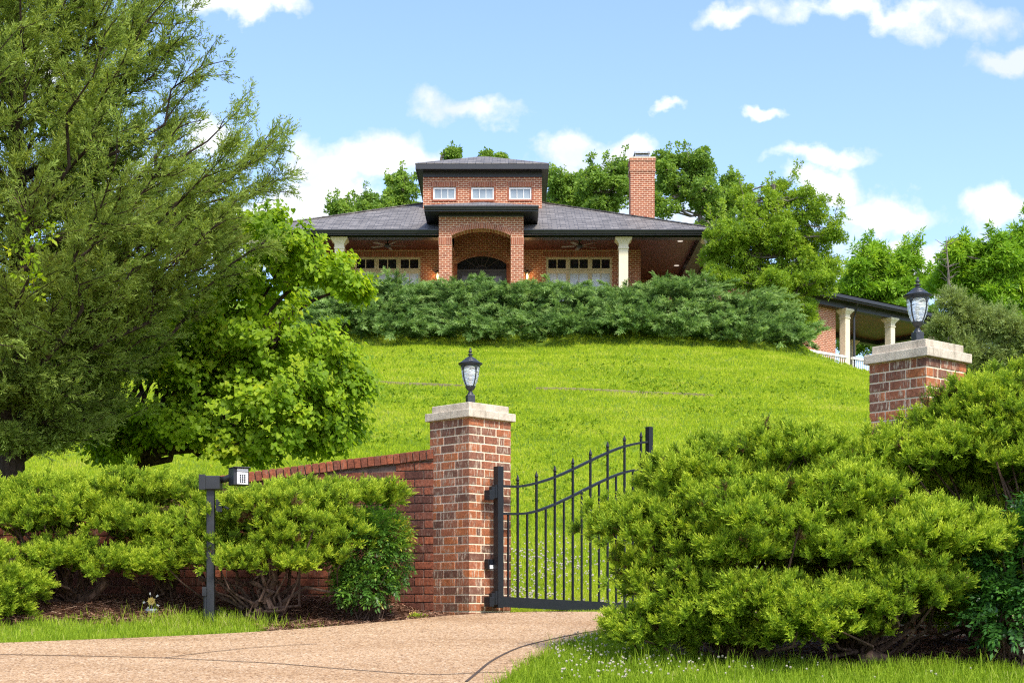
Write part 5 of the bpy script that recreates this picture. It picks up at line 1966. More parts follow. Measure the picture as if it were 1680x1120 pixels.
# portico roof
QX0, QX1, QY, QZ = X(695, 56.1), X(884, 56.1), 56.1, 14.885
mb = MB(); hip_roof(mb, QX0, QX1, QY, 66.0, QZ, .32)
proof = mb.build('portico_roof', M['shingle'], house)
mb = MB()
mb.box(QX0 + .02, QX1 - .02, QY + .03, QY + .06, 14.67, QZ - .035)
mb.box(QX0 + .02, QX0 + .05, QY + .06, 59.6, 14.67, QZ - .035)
mb.box(QX1 - .05, QX1 - .02, QY + .06, 59.6, 14.67, QZ - .035)
mb.box(QX0 + .05, QX1 - .05, QY + .06, P0 - .002, 14.69, 14.72)
mb.box(QX0 + .05, po0 - .002, P0 - .002, 59.2, 14.69, 14.72)
mb.box(po1 + .002, QX1 - .05, P0 - .002, 59.2, 14.69, 14.72)
mb.box(po0, po1, P0 - .03, P0 - .003, 14.58, 14.69)
gutter(mb, QX0 + .02, QX1 - .02, QY + .03, QZ - .032, .1, .13)
mb.build('portico_eave', M['trim'], house)

# tower with three windows
TY = 61.9
tx0, tx1 = X(694, TY), X(889, TY)
TB, TT = 15.4, 17.70
mb = MB()
tws = [(710.5, 747.8), (773.0, 810.5), (835.0, 872.0)]
holes = [(X(a, TY), X(b, TY), Z(327.5, TY), Z(306.5, TY)) for a, b in tws]
wall_holes(mb, tx0, tx1, TB, TT, TY, TY + .25, holes)
mb.box(tx0, tx0 + .25, TY + .25, 66.2, TB, TT); mb.box(tx1 - .25, tx1, TY + .25, 66.2, TB, TT); mb.box(tx0 + .25, tx1 - .25, 65.95, 66.2, TB, TT)
tower = mb.build('tower', M['house_brick'], house)
mb = MB()
for h in holes:
    soldiers(mb, h[0] - .10, h[1] + .10, h[3] + .004, h[3] + .2, TY, rg, .07)
    mb.box(h[0] - .03, h[1] + .03, TY - .03, TY + .03, h[2] - .075, h[2] - .004, 0, .4)
    n = 6
    for k in range(n):                       # brick jambs
        z = h[2] + (h[3] - h[2]) * k / n
        mb.box(h[0] - .085, h[0] - .003, TY - .006, TY + .02, z, z + (h[3] - h[2]) / n - .012, 0, float(rg.uniform(0, 1)))
        mb.box(h[1] + .003, h[1] + .085, TY - .006, TY + .02, z, z + (h[3] - h[2]) / n - .012, 0, float(rg.uniform(0, 1)))
mb.build('window_surround', [M['ring_brick'], M['ring_mortar']], tower)
for h in holes:
    window_unit(h[0] + .004, h[1] - .004, h[2] + .004, h[3] - .03, TY + .06, 3, 'white', 'tower_glass', tower, .055, .024)
SX0, SX1, SY, SZ = X(681, 61.4), X(901, 61.4), 61.4, Z(267.5, 61.4)
mb = MB(); hip_roof(mb, SX0, SX1, SY, 66.6, SZ, .40)
mb.build('tower_roof', M['shingle'], house)
mb = MB()
zb_ = Z(277, 61.4)
mb.box(SX0 + .015, SX1 - .015, SY + .015, SY + .05, zb_, SZ - .035)
mb.box(SX0 + .015, SX0 + .05, SY + .05, 66.55, zb_, SZ - .035)
mb.box(SX1 - .05, SX1 - .015, SY + .05, 66.55, zb_, SZ - .035)
mb.box(SX0 + .05, SX1 - .05, SY + .05, TY - .002, zb_ + .03, zb_ + .06)
mb.box(SX0 + .05, tx0 - .002, TY - .002, 66.5, zb_ + .03, zb_ + .06)
mb.box(tx1 + .002, SX1 - .05, TY - .002, 66.5, zb_ + .03, zb_ + .06)
mb.box(tx0, tx1, TY - .04, TY - .003, TT - .14, zb_ + .03)
mb.build('tower_eave', M['trim'], house)

# chimney
CY = 61.0
cx0, cx1 = X(1034.5, CY), X(1074, CY)
mb = MB()
ct = Z(257.5, CY)
cb1 = Z(281, CY)
mb.box(cx0, cx1, CY, CY + .8, 14.4, cb1 - .08)
mb.box(cx0 - .015, cx1 + .015, CY - .015, CY + .815, cb1 - .08, cb1)
mb.box(cx0 - .04, cx1 + .04, CY - .04, CY + .84, cb1, cb1 + .075)
mb.box(cx0 - .02, cx1 + .02, CY - .02, CY + .82, cb1 + .075, ct - .16)
mb.box(cx0 - .045, cx1 + .045, CY - .045, CY + .845, ct - .16, ct - .05)
chim = mb.build('chimney', M['house_brick'], house)
mb = MB()
mb.box(cx0 - .03, cx1 + .03, CY - .03, CY + .83, ct - .05, ct)
mb.build('chimney_crown', M['stone'], chim)
mb = MB()
fx0, fx1 = X(1041, CY), X(1067, CY)
mb.box(fx0 + .05, fx1 - .05, CY + .15, CY + .65, ct, ct + .13)
mb.box(fx0, fx1, CY + .05, CY + .75, Z(250.5, CY), Z(247.5, CY))
for xx in (fx0 + .03, fx1 - .05):
    for yy in (CY + .08, CY + .7):
        mb.box(xx, xx + .02, yy, yy + .02, ct, Z(250.5, CY))
mb.build('chimney_cap', M['metal'], chim)


def column(cx, cy, z0, z1, w, parent, mat='cream', rot=None, name='porch_column'):
    mb = MB()
    fr = None
    h = w / 2
    fr = ((cx, cy, 0), (1, 0, 0), (0, 1, 0), (0, 0, 1)) if rot is None else ((cx, cy, 0), (math.cos(rot), math.sin(rot), 0), (-math.sin(rot), math.cos(rot), 0), (0, 0, 1))
    mb.box(-h, h, -h, h, z0, z1 - .42, 0, .5, fr)
    mb.box(-h - .025, h + .025, -h - .025, h + .025, z1 - .42, z1 - .36, 0, .5, fr)
    mb.box(-h - .005, h + .005, -h - .005, h + .005, z1 - .36, z1 - .22, 0, .5, fr)
    n = 5
    for i in range(n):
        e = .02 + .11 * ((i + 1) / n) ** 1.5
        mb.box(-h - e, h + e, -h - e, h + e, z1 - .22 + .16 * i / n, z1 - .22 + .16 * (i + 1) / n, 0, .5, fr)
    mb.box(-h - .14, h + .14, -h - .14, h + .14, z1 - .06, z1, 0, .5, fr)
    mb.box(-h - .04, h + .04, -h - .04, h + .04, z0, z0 + .2, 0, .5, fr)
    return mb.build(name, M[mat], parent)


for u in (1022.5, 557.5):
    column(X(u, 57.45), 57.45, FZ, 13.985, .345, house)
for xx in (EX1 - .36, EX0 + .36):
    column(xx, 57.45, FZ, 13.985, .345, house)
for u, v in ((1116, 395.5), (1110, 435.5)):
    Y = CEIL / (1000 - v) * F
    mb = MB(); mb.lathe([(0, -.004), (.075, -.004), (.10, -.012), (.11, -.001)], (X(u, Y), Y, CEIL), 16); mb.build('recessed_light', M['spot'], house)
mb = MB(); xx = po0 - .12
mb.tube([(X(1181, 56.9) - .06, 57.0, 14.0), (X(1181, 56.9) - .4, 57.2, 13.9), (X(1181, 56.9) - .4, 57.2, FZ)], .045, 8); mb.build('downspout', M['trim'], house)


def fan(loc, label, rot, n=5, span=.72):
    root = thing('ceiling_fan', loc, label, 'ceiling fan', 'ceiling fans in the porches', rot)
    mb = MB(); mb.tube([(0, 0, 0), (0, 0, -.16)], .02, 8); mb.lathe([(0, 0), (.07, 0), (.06, -.05), (0, -.05)], n=12); mb.build('rod', M['trim'], root, local=True)
    mb = MB(); mb.lathe([(0, -.14), (.08, -.15), (.13, -.19), (.13, -.25), (.07, -.30), (0, -.31)], n=16); mb.build('motor', M['trim'], root, local=True)
    for k in range(n):
        a = 2 * math.pi * k / n
        c, s_ = math.cos(a), math.sin(a)
        mb = MB()
        mb.box(.12, .25, -.02, .02, -.235, -.225, 0, .5, ((0, 0, 0), (c, s_, 0), (-s_, c, 0), (0, 0, 1)))
        mb.prism([(.22, -.055), (span - .03, -.075), (span, 0), (span - .03, .075), (.22, .055)], -.004, .004)
        # turn the last prism flat and round the hub
        k0 = len(mb.v) - 10
        for i in range(k0, len(mb.v)):
            x, y, z = mb.v[i]
            yy, zz_ = z, -.232 + y + z * .16
            mb.v[i] = (x * c - yy * s_, x * s_ + yy * c, zz_)
        mb.build('blade', M['fan_blade'], root, local=True)
    return root


M['fan_blade'] = plain('fan_blade', (0.26, 0.19, 0.15), .5)
fan((X(951, 58.9), 58.9, CEIL - .02), 'dark ceiling fan over the porch windows beside the lit lantern', .45)
fan((X(636, 58.9), 58.9, CEIL), 'dark ceiling fan over the porch windows behind the redbud', .2)


def wall_lantern(x, label):
    y = YW - .13
    z = Z(452, y)
    root = thing('wall_lantern', (x, YW, z), label, 'lantern', 'lit lanterns beside the front door')
    mb = MB(); mb.lathe([(0, .22), (.03, .2), (.10, .13), (.11, .11), (0, .11)], (x, y, z), 10); mb.box(x - .05, x + .05, YW - .03, YW - .001, z - .1, z + .2)
    mb.tube([(x, YW - .03, z + .16), (x, y, z + .2)], .012, 6); mb.build('hood', M['lantern_metal'], root)
    mb = MB()
    for k in range(4):
        a = k * math.pi / 2 + .78
        mb.tube([(x + .09 * math.cos(a), y + .09 * math.sin(a), z + .11), (x + .055 * math.cos(a), y + .055 * math.sin(a), z - .18)], .009, 5)
    mb.lathe([(0, -.22), (.03, -.21), (.06, -.18), (0, -.178)], (x, y, z), 10)
    mb.build('cage', M['lantern_metal'], root)
    mb = MB(); mb.lathe([(0, -.15), (.03, -.12), (.04, -.03), (.02, .06), (0, .09)], (x, y, z), 10); mb.build('flame', M['flame'], root, smooth=True)
    li = bpy.data.lights.new('lantern_glow', 'POINT'); li.energy = 3.5; li.color = (1, .6, .25); li.shadow_soft_size = .06
    lo = bpy.data.objects.new('lantern_glow', li); COL.objects.link(lo); lo.location = (x, y - .13, z)


wall_lantern(X(865, YW), 'lit wall lantern glowing between the arch and the cream windows')
wall_lantern(X(716, YW - 1), 'lit wall lantern mostly hidden beside the pier on the redbud side')

# ----------------------------------------------------------------------------- side porch on the right
WA = math.atan2(.64, .77)
e1 = np.array((math.cos(WA), math.sin(WA), 0)); e2 = np.array((-math.sin(WA), math.cos(WA), 0))
W0 = np.array((X(1386, 70), 70.0, 0))
WF = 10.55
side = thing('side_porch', (W0[0], W0[1], WF), 'brick side porch with cream columns and dark roof beyond the lawn crest', 'porch')
wfr = (W0, e1, e2, np.array((0, 0, 1.0)))
mb = MB(); mb.box(-7, -.35, .25, 5, WF - 1, 13.9, 0, .5, wfr); mb.box(-.35, 9, .2, 5, WF - 1.0, WF, 0, .5, wfr); mb.build('wall', M['house_brick'], side)
mb = MB()
mb.box(-7, 9.2, -.15, .2, 13.78, 14.1, 0, .5, wfr)
mb.box(8.8, 9.2, .2, 5.2, 13.78, 14.1, 0, .5, wfr)
mb.box(-.35, 8.8, 4.8, 5.2, 13.78, 14.1, 0, .5, wfr)
mb.box(-7, 9.5, -.62, -.58, 14.02, 14.24, 0, .5, wfr)
mb.box(-7, 9.5, -.72, -.62, 14.08, 14.22, 0, .5, wfr)
mb.box(-7, 9.5, -.58, -.15, 14.06, 14.09, 0, .5, wfr)
mb.build('eave', M['trim'], side)
mb = MB(); mb.box(-.35, 8.8, .2, 4.8, 14.0, 14.04, 0, .5, wfr); mb.build('porch_ceiling', M['plank'], side)


def wp(a, b, z): return tuple(W0 + e1 * a + e2 * b + np.array((0, 0, z)))


mb = MB()
zr = 14.26 + 3.2 * .3
mb.face([wp(-7, -.74, 14.26), wp(9.6, -.74, 14.26), wp(6.4, 2.5, zr), wp(-7, 2.5, zr)])
mb.face([wp(9.6, -.74, 14.26), wp(9.6, 5.7, 14.26), wp(6.4, 2.5, zr)])
mb.face([wp(9.6, 5.7, 14.26), wp(-7, 5.7, 14.26), wp(-7, 2.5, zr), wp(6.4, 2.5, zr)])
mb.build('roof', M['shingle'], side)
for a, b in ((0, 0), (3.4, 0), (6.8, 0), (6.8, 4.9), (3.4, 4.9)):
    p = W0 + e1 * a + e2 * b
    column(p[0], p[1], WF, 13.78, .33, side, rot=WA)
mb = MB(); mb.tube([wp(.15, -.6, 14.1), wp(.32, -.45, 13.95), wp(.4, -.22, 13.4), wp(.4, -.22, WF - .6)], .05, 8); mb.build('downspout', M['trim'], side)
mb = MB()
for a0, a1 in ((-6, -.2), (.2, 3.2), (3.6, 6.6)):
    mb.box(a0, a1, -.32, -.18, WF + .95, WF + 1.05, 0, .5, wfr)
    mb.box(a0, a1, -.30, -.2, WF + .02, WF + .12, 0, .5, wfr)
    n = int((a1 - a0) / .15)
    for i in range(n):
        p = W0 + e1 * (a0 + (i + .5) * (a1 - a0) / n) + e2 * -.25
        mb.lathe([(.028, .12), (.028, .2), (.045, .35), (.05, .45), (.03, .62), (.022, .8), (.035, .9), (.03, .95)], (p[0], p[1], WF), 6)
mb.build('balustrade', M['white'], side)
pf = W0 + e1 * 1.6 + e2 * 2.4
fan((pf[0], pf[1], 14.0), 'dark ceiling fan under the side porch roof', .9)

# ----------------------------------------------------------------------------- grass, clover and mulch
def grass(name, label, px, py, h, blades, mat, seed, width=.004, tint0=.5, lean=.45, zoff=0.0):
    rng = np.random.default_rng(seed)
    n = len(px)
    rep = np.repeat(np.arange(n), blades)
    m = len(rep)
    x = px[rep] + rng.normal(size=m) * .018
    y = py[rep] + rng.normal(size=m) * .018
    z = height(x, y) - .004 + zoff
    H = h[rep] * rng.uniform(.55, 1.25, m)
    a = rng.uniform(0, 2 * math.pi, m)
    ln = rng.uniform(.1, 1.0, m) * lean * H
    w = (width if np.isscalar(width) else width[rep]) * rng.uniform(.7, 1.3, m)
    b = rng.uniform(0, 2 * math.pi, m)
    sx, sy = np.cos(b) * w, np.sin(b) * w
    tipx, tipy = x + np.cos(a) * ln, y + np.sin(a) * ln
    V = np.empty((m, 4, 3))
    V[:, 0] = np.stack([x - sx, y - sy, z], 1)
    V[:, 1] = np.stack([x + sx, y + sy, z], 1)
    V[:, 2] = np.stack([tipx + sx * .25, tipy + sy * .25, z + H], 1)
    V[:, 3] = np.stack([tipx - sx * .25, tipy - sy * .25, z + H], 1)
    Q = np.arange(m * 4).reshape(m, 4)
    tn = tint0 + np.repeat(rng.normal(size=n) * .1, blades) + rng.normal(size=m) * .13
    o = quad_mesh(name, V.reshape(-1, 3), Q, tn, M[mat])
    tag(o, label, 'grass', None, 'stuff')
    return o


def in_drive(x, y): return inside(x, y, drive_poly)


def near_wall(x, y):
    wy = np.interp(-x, -WP[:, 0], WP[:, 1])
    return (np.abs(y - wy) < .16) & (x < -.6)


rgz = np.random.default_rng(90)
# the hillside lawn: density falls with distance
N = 260000
y = 15.3 + (51.2 - 15.3) * rgz.random(N) ** 1.75
hw_ = .26 * y + .8
x = rgz.uniform(-.36, .27, N) * y + rgz.uniform(-.6, .6, N)
ok = ~in_drive(x, y) & ~near_wall(x, y) & ~((np.hypot(x - P_L[0], y - P_L[1]) < .42))
wy = np.interp(-x, -WP[:, 0], WP[:, 1])
ok &= ~((x < -.5) & (y < wy + .1))
ok &= ~((y < 13.9) & (x > .5))
x, y = x[ok], y[ok]
grass('lawn_grass', 'bright yellow green lawn covering the hillside', x, y, .032 + .0007 * y + rgz.uniform(-.01, .015, len(x)), 4, 'lawn', 91, width=.0022 + .00015 * y, tint0=.5)

# strip by the drive on the left, and the verge at the lower right
N = 9000
x = rgz.uniform(-5.2, -1.7, N); y = rgz.uniform(11.9, 14.2, N)
d = ((y - 12.2) - .6 * (x + 4.1)) / 1.166
lim = .86 - .95 * sstep(-2.6, -2.0, x)
ok = ~in_drive(x, y) & (d < lim + rgz.normal(size=N) * .09) & (d > -.05)
x, y = x[ok], y[ok]
grass('grass', 'fresh green grass strip between drive and mulch at the keypad post', x, y, rgz.uniform(.03, .065, len(x)), 5, 'near_grass', 92, width=.0032, tint0=.6, lean=.6)
tf = rgz.random(len(x)) < .02
N = 16000
x = rgz.uniform(-.25, 4.6, N); y = rgz.uniform(9.4, 13.6, N)
e = bed_mask(x, y)
ok = ~in_drive(x, y) & (e < .5 + rgz.normal(size=N) * .1)
x, y = x[ok], y[ok]
grass('grass', 'lush grass verge with clover between drive and big juniper', x, y, rgz.uniform(.04, .10, len(x)) * (1 + .8 * (rgz.random(len(x)) < .04)), 5, 'near_grass', 93, width=.0034, tint0=.5, lean=.65)
# coarse tufts at the keypad post and along the edges
N = 500
x = X(345, 13.6) + rgz.normal(size=N) * .32; y = 13.55 + rgz.normal(size=N) * .12
ok = ~in_drive(x, y)
x, y = x[ok], y[ok]
grass('grass', 'longer unmown grass tufts round the foot of the keypad post', x, y, rgz.uniform(.06, .15, len(x)), 3, 'near_grass', 94, width=.003, tint0=.66, lean=.8)


def clover(name, label, x, y, size, seed, h):
    rng = np.random.default_rng(seed)
    n = len(x)
    z = height(x, y) + h * rng.uniform(.7, 1.25, n)
    c = np.stack([x, y, z], 1)
    s = size * rng.uniform(.7, 1.25, n)
    VV, QQ = [], []
    dirs = unit(np.array([(1, 0, 0.2), (0, 1, 0.2), (.7, .7, .1), (.7, -.7, .1), (0, 0, 1.0)]))
    b = 0
    for d in dirs:
        a = unit(np.cross(d, (0.3, 0.2, 1.0) if abs(d[2]) < .9 else (1, 0, 0))); e = np.cross(d, a)
        quad = np.stack([c + s[:, None] * (a * p + e * q) for p, q in ((-1, -.5), (.5, -1), (1, .5), (-.5, 1))], 1)
        VV.append(quad.reshape(-1, 3)); QQ.append(np.arange(n * 4).reshape(n, 4) + b); b += n * 4
    return tag(quad_mesh(name, np.concatenate(VV), np.concatenate(QQ), np.full(n * 5, .5), M['clover']), label, 'flowers', None, 'stuff')


N = 5600
y = rgz.uniform(16.0, 21.5, N); x = rgz.uniform(-1.2, 3.4, N)
dens = sstep(.35, .65, .5 + .35 * np.sin(x * 3.1 + y) * np.sin(y * 1.7) + .2 * rgz.normal(size=N)) * sstep(21.5, 18.5, y)
ok = rgz.random(N) < dens
clover('clover_flowers', 'white clover flowers scattered in the lawn behind the gate', x[ok], y[ok], .0115, 95, .085)
N = 330
x = .3 + rgz.exponential(.75, N); y = rgz.uniform(10.0, 12.4, N)
ok = ~in_drive(x, y) & (bed_mask(x, y) < .3) & (x < 4.2)
x, y = x[ok], y[ok]
clover('clover_flowers', 'white clover flowers in the verge at the edge of the drive', x, y, .0072, 96, .085)
n = 4200
xx = rgz.uniform(0.0, 4.2, n); yy = rgz.uniform(10.0, 12.5, n)
ok = ~in_drive(xx, yy) & (bed_mask(xx, yy) < .4) & (np.sin(xx * 2.3 + 1) + np.sin(yy * 3.1 + xx) + rgz.normal(size=n) * .5 > .1)
xx, yy = xx[ok], yy[ok]
P = np.stack([xx, yy, height(xx, yy) + rgz.uniform(.03, .07, len(xx))], 1)
D = unit(rgz.normal(size=(len(xx), 3)) * .25 + np.array((0, 0, 1.0)))
o = scatter('clover_leaves', cluster_templates(6, 3, RT, lw=.34, ll=.8, open_=1.6, droop=.4), P, frames(D, rgz), rgz.uniform(.014, .024, len(xx)), .38 + rgz.normal(size=len(xx)) * .12, M['near_grass'], None, rgz, .1)
tag(o, 'low clover leaves among the grass of the verge', 'clover', None, 'stuff')


# broad-leaved weeds in loose patches of the lawn
cx_, cy_ = [], []
for u, v, k in ((1075, 634, 240), (760, 668, 160), (640, 652, 150), (930, 700, 120), (1200, 668, 110), (1330, 640, 110), (700, 590, 70), (1000, 600, 80), (880, 820, 130), (940, 760, 90), (600, 720, 120)):
    ys = np.linspace(16.5, 49.5, 600)
    q = int(np.argmin(np.abs(height(X(u, ys), ys) - Z(v, ys))))
    cx_.append(X(u, ys[q]) + rgz.normal(size=k) * .022 * ys[q]); cy_.append(ys[q] + rgz.normal(size=k) * .035 * ys[q])
xx, yy = np.concatenate(cx_), np.concatenate(cy_)
ok = (yy > 16.5) & (yy < 50.0)
xx, yy = xx[ok], yy[ok]
P = np.stack([xx, yy, height(xx, yy) + .02 + .0007 * yy], 1)
D = unit(rgz.normal(size=(len(xx), 3)) * .3 + np.array((0, -.2, 1.0)))
o = scatter('lawn_weeds', T_LEAF, P, frames(D, rgz), rgz.uniform(.04, .075, len(xx)) + .0012 * yy, .42 + rgz.normal(size=len(xx)) * .14, M['near_grass'], None, rgz, .1)
tag(o, 'patches of broad leaved weeds in the hillside lawn', 'weeds', None, 'stuff')


def straw(name, label, x, y, seed, n_len=(.04, .13), zfun=None):
    rng = np.random.default_rng(seed)
    n = len(x)
    L_ = rng.uniform(*n_len, n); a = rng.uniform(0, 2 * math.pi, n); w = rng.uniform(.0015, .0045, n)
    z = height(x, y) + rng.uniform(.0, .03, n) if zfun is None else zfun(x, y)
    flat_ = .22 if zfun is None else .03
    d = np.stack([np.cos(a), np.sin(a), rng.normal(size=n) * flat_], 1)
    s = np.stack([-np.sin(a), np.cos(a), rng.normal(size=n) * flat_ * 2], 1)
    c = np.stack([x, y, z], 1)
    V = np.stack([c - d * L_[:, None] / 2 - s * w[:, None], c + d * L_[:, None] / 2 - s * w[:, None] * .6, c + d * L_[:, None] / 2 + s * w[:, None] * .6, c - d * L_[:, None] / 2 + s * w[:, None]], 1)
    o = quad_mesh(name, V.reshape(-1, 3), np.arange(n * 4).reshape(n, 4), rng.beta(1.6, 2.0, n), M['straw'])
    return tag(o, label, 'mulch', None, 'stuff')


N = 42000
x = rgz.uniform(-5.4, -.6, N); y = rgz.uniform(12.4, 15.2, N)
ok = (bed_mask(x, y) > .25 + rgz.random(N) * .3) & ~in_drive(x, y)
straw('mulch', 'brown pine straw mulch under the shrubs along the brick wall', x[ok], y[ok], 97)
N = 26000
x = rgz.uniform(1.0, 5.4, N); y = rgz.uniform(10.4, 13.2, N)
ok = (bed_mask(x, y) > .3 + rgz.random(N) * .3) & ~in_drive(x, y)
straw('mulch', 'dark brown mulch under the big juniper and the glossy nandina', x[ok], y[ok], 98)

k = 900
t = rgz.integers(0, len(far_edge) - 30, k)
x = far_edge[t, 0] + rgz.normal(size=k) * .1; y = far_edge[t, 1] - np.abs(rgz.exponential(.16, k))
k2 = 350
t2 = rgz.integers(6, len(near_edge) - 20, k2)
x = np.concatenate([x, near_edge[t2, 0] - np.abs(rgz.exponential(.12, k2))]); y = np.concatenate([y, near_edge[t2, 1] + np.abs(rgz.exponential(.06, k2))])
ok = in_drive(x, y) & (x > -6)
straw('litter', 'loose straw and bits of leaf washed along the edges of the drive', x[ok], y[ok], 99, (.015, .06), lambda a, b: plane(b) + DRIVE_UP + .006)

# ----------------------------------------------------------------------------- sky, sun, camera
SUN_EL, SUN_AZ = math.radians(52), math.radians(152)      # azimuth clockwise from +y
w = bpy.data.worlds.new('World')
SC.world = w
w.use_nodes = True
nt = w.node_tree
nt.nodes.clear()


def WN(t, **kw):
    n = nt.nodes.new('ShaderNode' + t)
    for k, v in kw.items():
        if k in n.inputs.keys(): n.inputs[k].default_value = v
        else: setattr(n, k, v)
    return n


def WL(a, b): nt.links.new(a, b)


def wmath(op, a, b=None, c=None, clamp=False):
    n = WN('Math', operation=op, use_clamp=clamp)
    for i, q in enumerate((a, b, c)):
        if q is None: continue
        if isinstance(q, (int, float)): n.inputs[i].default_value = q
        else: WL(q, n.inputs[i])
    return n.outputs[0]


sky = WN('TexSky')
sky.sky_type = 'NISHITA'
sky.sun_disc = False
sky.sun_elevation = SUN_EL
sky.sun_rotation = SUN_AZ
sky.air_density = 1.0
sky.dust_density = 1.6
sky.ozone_density = 1.6
tc = WN('TexCoord')
sp = WN('SeparateXYZ')
WL(tc.outputs['Generated'], sp.inputs[0])
dy = wmath('MAXIMUM', sp.outputs['Y'], 0.05)
cu = wmath('DIVIDE', sp.outputs['X'], dy)
cvv = wmath('DIVIDE', sp.outputs['Z'], dy)
cb = WN('CombineXYZ')
WL(cu, cb.inputs[0]); WL(cvv, cb.inputs[1])
# billowy noise and a displacement of the cloud shapes
n1 = WN('TexNoise', Scale=15.0, Detail=10.0, Roughness=0.62)
WL(cb.outputs[0], n1.inputs['Vector'])
n2 = WN('TexNoise', Scale=24.0, Detail=5.0, Roughness=0.55)
WL(cb.outputs[0], n2.inputs['Vector'])
dsp = WN('VectorMath', operation='SUBTRACT')
WL(n2.outputs['Color'], dsp.inputs[0]); dsp.inputs[1].default_value = (.5, .5, .5)
ds2 = WN('VectorMath', operation='SCALE'); ds2.inputs['Scale'].default_value = 0.055
WL(dsp.outputs[0], ds2.inputs[0])
pw = WN('VectorMath', operation='ADD')
WL(cb.outputs[0], pw.inputs[0]); WL(ds2.outputs[0], pw.inputs[1])
CL = [(620, 262, 105, 52, 1.0), (540, 285, 80, 55, .95), (560, 340, 150, 45, .75), (690, 270, 60, 45, .8), (775, 178, 100, 22, .62), (1098, 183, 32, 15, .62), (1257, 180, 28, 15, .62),
      (930, 258, 52, 40, .85), (1020, 250, 62, 30, .8), (960, 300, 130, 40, .7), (1350, 265, 85, 18, .52), (1470, 355, 90, 36, .8), (1350, 315, 70, 34, .75), (1645, 345, 55, 40, .85),
      (1480, 418, 110, 26, .65), (1440, 18, 280, 30, .56), (1195, 28, 55, 22, .6), (1650, 98, 70, 26, .66), (380, 5, 120, 24, .8), (340, 235, 60, 40, .65), (200, 300, 160, 70, .5), (1560, 440, 130, 40, .6),
      (60, 120, 120, 60, .6), (1900, 260, 140, 60, .8), (2200, 120, 200, 70, .8), (-300, 240, 200, 80, .8), (900, 400, 620, 85, .7), (500, 380, 260, 70, .8), (1520, 450, 220, 50, .75), (-700, 60, 260, 90, .8), (600, -260, 200, 60, .7), (1400, -320, 260, 70, .7)]
acc = None
low = None
for u, v, ru, rv, st in CL:
    s1 = WN('VectorMath', operation='SUBTRACT'); WL(pw.outputs[0], s1.inputs[0]); s1.inputs[1].default_value = ((u - 840) / F, (1000 - v) / F, 0)
    s2 = WN('VectorMath', operation='MULTIPLY'); WL(s1.outputs[0], s2.inputs[0]); s2.inputs[1].default_value = (F / ru, F / rv, 0)
    ln_ = WN('VectorMath', operation='LENGTH'); WL(s2.outputs[0], ln_.inputs[0])
    f = wmath('MULTIPLY', wmath('SUBTRACT', 1.15, ln_.outputs['Value']), st)
    acc = f if acc is None else wmath('MAXIMUM', acc, f)
nsum = wmath('MULTIPLY_ADD', n1.outputs['Fac'], 2.1, -1.08)
field = wmath('ADD', acc, nsum)
mask = wmath('DIVIDE', wmath('SUBTRACT', field, .0), .5, clamp=True)
mask = wmath('POWER', mask, 1.2)
mask = wmath('MULTIPLY', mask, wmath('GREATER_THAN', sp.outputs['Y'], .05))
n3 = WN('TexNoise', Scale=7.0, Detail=6.0, Roughness=.6)
mp = WN('Mapping'); mp.inputs['Location'].default_value = (0.3, .018, 2.0)
WL(cb.outputs[0], mp.inputs['Vector']); WL(mp.outputs[0], n3.inputs['Vector'])
cr = WN('ValToRGB')
cr.color_ramp.elements[0].position = .38; cr.color_ramp.elements[0].color = (.66, .73, .84, 1)
cr.color_ramp.elements[1].position = .6; cr.color_ramp.elements[1].color = (1.0, 1.0, .99, 1)
WL(n3.outputs['Fac'], cr.inputs['Fac'])
CLOUD = 4.0
cs = WN('Mix'); cs.data_type = 'RGBA'; cs.blend_type = 'MULTIPLY'; cs.inputs[0].default_value = 1.0
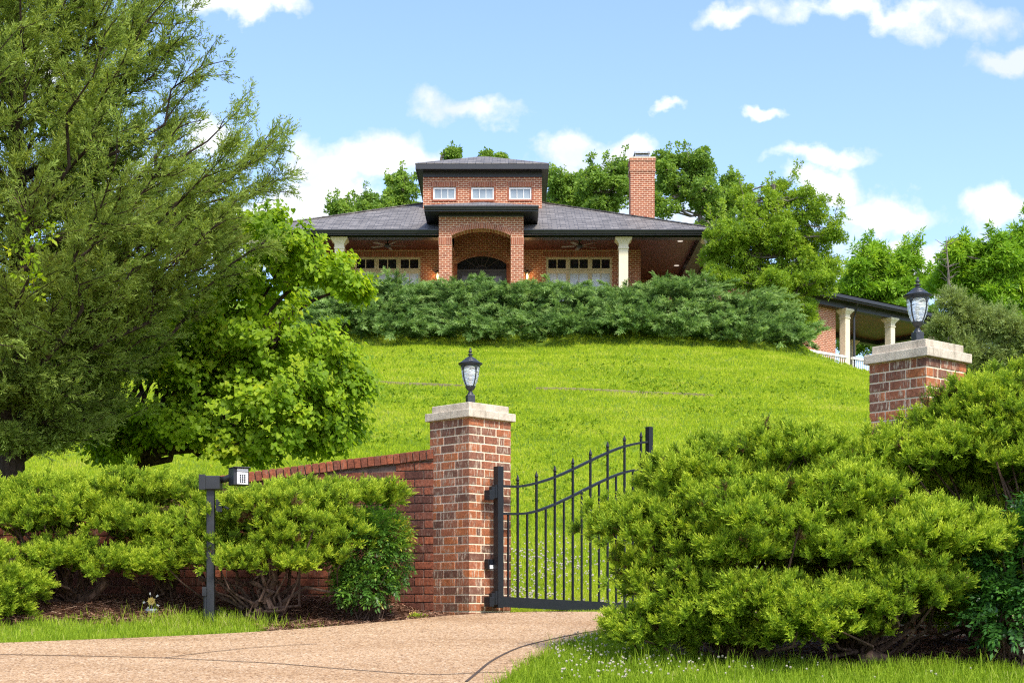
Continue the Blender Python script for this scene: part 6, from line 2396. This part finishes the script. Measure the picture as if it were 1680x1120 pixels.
WL(cr.outputs['Color'], cs.inputs[6]); cs.inputs[7].default_value = (CLOUD, CLOUD, CLOUD, 1)
# paler air towards the horizon
mx = WN('Mix'); mx.data_type = 'RGBA'
hs = WN('Mix'); hs.data_type = 'RGBA'; hs.blend_type = 'MULTIPLY'; hs.inputs[0].default_value = 1.0
WL(sky.outputs[0], hs.inputs[6]); hs.inputs[7].default_value = (.86, .89, 1.0, 1)
WL(mask, mx.inputs[0]); WL(hs.outputs[2], mx.inputs[6]); WL(cs.outputs[2], mx.inputs[7])
bgd = WN('Background'); bgd.inputs['Strength'].default_value = 0.15
WL(mx.outputs[2], bgd.inputs['Color'])
wo = WN('OutputWorld'); WL(bgd.outputs[0], wo.inputs['Surface'])

sl = bpy.data.lights.new('sun', 'SUN')
sl.energy = 2.3
sl.angle = math.radians(9)
sl.color = (1.0, 0.95, 0.86)
so_ = bpy.data.objects.new('sun', sl)
COL.objects.link(so_)
sd = Vector((math.sin(SUN_AZ) * math.cos(SUN_EL), math.cos(SUN_AZ) * math.cos(SUN_EL), math.sin(SUN_EL)))
so_.rotation_euler = sd.to_track_quat('Z', 'Y').to_euler()
so_.location = (10, -10, 40)

cam = bpy.data.cameras.new('camera')
cam.sensor_width = 36.0
cam.lens = 36.0 * F / 1680.0
cam.shift_y = 440.0 / 1680.0
cam.clip_start = 0.1
cam.clip_end = 3000
co = bpy.data.objects.new('camera', cam)
COL.objects.link(co)
co.location = (0, 0, 0)
co.rotation_euler = (math.radians(90), 0, 0)
SC.camera = co

SC.view_settings.view_transform = 'Standard'
SC.view_settings.look = 'None'
SC.view_settings.exposure = 1.15
SC.view_settings.gamma = 1.0
SC.render.resolution_x, SC.render.resolution_y = 1024, 682
SC.cycles.max_bounces = 8
SC.cycles.diffuse_bounces = 3
SC.cycles.glossy_bounces = 3
SC.cycles.transmission_bounces = 6
SC.cycles.transparent_max_bounces = 6

SC.cycles.use_denoising = False
SC.cycles.pixel_filter_type = 'BLACKMAN_HARRIS'
SC.cycles.filter_width = 1.2
